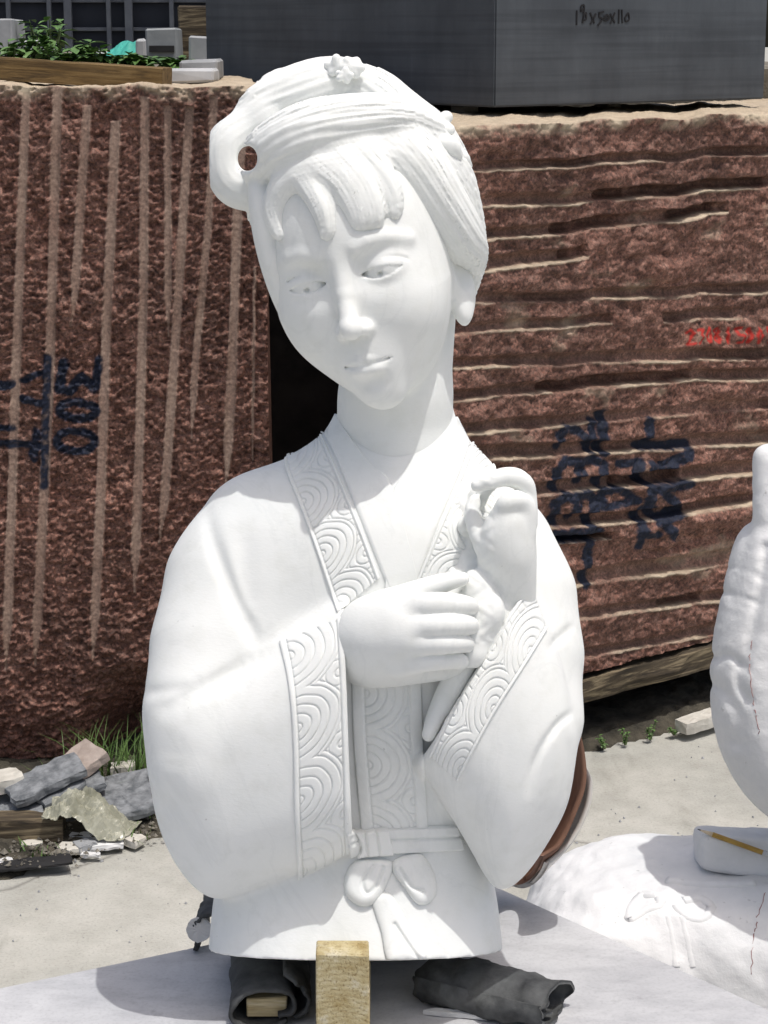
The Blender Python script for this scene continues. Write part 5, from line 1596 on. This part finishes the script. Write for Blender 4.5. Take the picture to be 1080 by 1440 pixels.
# crumpled plastic
def m_plastic(nt, b):
    n = noise(nt, coords(nt), 18.0, 4)
    nt.links.new(ramp(nt, n, [(0.3, (0.26, 0.26, 0.19)), (0.7, (0.50, 0.50, 0.41))]), b.inputs['Base Color'])
    b.inputs['Roughness'].default_value = 0.25
    b.inputs['Alpha'].default_value = 0.8
M_PLAST = mat('cloudy_plastic', m_plastic)
def plastic():
    p = on_z(128, 1168, 0.03)
    nx, ny = 46, 26
    X, Y = np.meshgrid(np.linspace(-1, 1, nx), np.linspace(-1, 1, ny), indexing='ij')
    Z = 0.075*(1-0.75*np.abs(X)**2)*(1-0.6*Y*Y)+0.030*fbm(X*3, Y*3, 4, 55)+0.012*np.abs(fbm(X*7, Y*7, 3, 56))
    Z = Z-0.03*X
    V = np.stack([X*0.085*(1+0.15*fbm(Y*2, X*2, 2, 57)), Y*0.06+0.02*X, np.maximum(Z, 0.0)], -1).reshape(-1, 3)
    I = np.arange(nx*ny).reshape(nx, ny)
    Q = np.stack([I[:-1, :-1], I[1:, :-1], I[1:, 1:], I[:-1, 1:]], -1).reshape(-1, 4)
    o = obj('plastic_sheet', np_mesh('plastic_sheet', V, Q, False), None, M_PLAST); place(o, p, D(-14))
    sm = o.modifiers.new('thickness', 'SOLIDIFY'); sm.thickness = 0.0012
    tag(o, 'crumpled cloudy plastic sheet lying against the slate stack', 'plastic sheet')
plastic()
# grass tufts
M_GRASS = simple('grass_blade', (0.05, 0.11, 0.02), (0.12, 0.20, 0.05), 30, 0.6)
def tuft(px, py, n, h, seed, label, spread=0.05):
    r = np.random.default_rng(seed)
    p = on_z(px, py, 0.01); V, Q = [], []
    for _ in range(n):
        a_ = r.uniform(0, 6.28); b0 = np.array([r.normal(0, spread), r.normal(0, spread*0.6), 0])
        L = h*r.uniform(0.5, 1.1); bend = r.uniform(0.2, 0.9); w = r.uniform(0.002, 0.0038)
        dr = np.array([math.cos(a_), math.sin(a_), 0]); sd = np.array([-dr[1], dr[0], 0])
        i0 = len(V)
        for k in range(5):
            t = k/4
            c_ = b0+dr*L*bend*t*t+np.array([0, 0, L*(t-0.35*bend*t*t)])
            V.append(c_+sd*w*(1-t*0.95)); V.append(c_-sd*w*(1-t*0.95))
        for k in range(4): Q.append((i0+2*k, i0+2*k+1, i0+2*k+3, i0+2*k+2))
    o = obj('grass_tuft', np_mesh('grass_tuft', np.array(V), Q, False), None, M_GRASS); o.location = tuple(p)
    return tag(o, label, 'grass')
tuft(135, 1105, 70, 0.16, 1, 'arching green grass tuft behind the pinkish stone plate', 0.05)
tuft(185, 1098, 80, 0.17, 2, 'arching green grass tuft over the pale round stone', 0.05)
tuft(120, 1132, 45, 0.12, 3, 'short grass tuft between slate stack and speckled plate', 0.035)
tuft(205, 1150, 35, 0.07, 4, 'short grass tuft at the soil edge beside the bust sleeve', 0.03)
tuft(55, 1204, 26, 0.035, 5, 'tiny green weeds between cream chip and black sheet', 0.03)
tuft(172, 1180, 26, 0.04, 6, 'tiny green weeds beside the wider white chip', 0.03)
for i, (px, py, top, lab) in enumerate(((852, 1052, 1034, 'tiny weed at the foot of the timber near the bust'), (880, 1047, 1028, 'small weed with round leaves below the timber'), (915, 1040, 1018, 'small weed in the middle of the soil strip'), (948, 1032, 1016, 'tiny weed beside the pale stone bar'))):
    q = on_z(px, py, 0.01)
    plant(px, top, q[1], 0.03, lab, 90+i, zb=0.01, nst=3, lw=0.008, group='weeds under the granite block')
# loose litter: crumbs of stone in the soil and on the concrete
M_CRUMB = simple('earthy_crumb', (0.05, 0.045, 0.035), (0.26, 0.24, 0.20), 24, 0.95)
def litter(name, spots, m, label=None, kind='stuff', cat=None):
    V, Q = [], []
    for x, y, z, r_, sd_ in spots:
        rr = np.random.default_rng(sd_); i = len(V)
        a = np.array([(1, 0, 0), (-1, 0, 0), (0, 1, 0), (0, -1, 0), (0, 0, 1), (0, 0, -.4)], float)*rr.uniform(0.5, 1.1, (6, 3))*r_
        V += list(a+np.array([x, y, z]))
        Q += [(i, i+2, i+4), (i+2, i+1, i+4), (i+1, i+3, i+4), (i+3, i, i+4), (i+2, i, i+5), (i+1, i+2, i+5), (i+3, i+1, i+5), (i, i+3, i+5)]
    o = obj(name, np_mesh(name, np.array(V), Q, False), None, m)
    return tag(o, label, cat, None, kind)
sp = []
for k in range(1500):
    px, py = rng.uniform(-40, 260), rng.uniform(1085, 1225)
    if py > 1236-0.27*px+6*rng.normal(): continue
    q = on_z(px, py, 0.018); sp.append((q[0], q[1], 0.016+rng.uniform(0, .012), abs(rng.normal(0, 0.0035))+0.002, k))
litter('soil_crumbs', sp, M_CRUMB, 'loose stone crumbs scattered in the dark soil', 'stuff', 'gravel')
sp = []
for k in range(260):
    px, py = rng.uniform(-40, 1100), rng.uniform(1040, 1330)
    q = on_z(px, py, 0.0); sp.append((q[0], q[1], 0.001, abs(rng.normal(0, 0.0022))+0.0012, k+5000))
litter('grit', sp, M_MID, 'dark grit scattered over the concrete ground', 'stuff', 'grit')
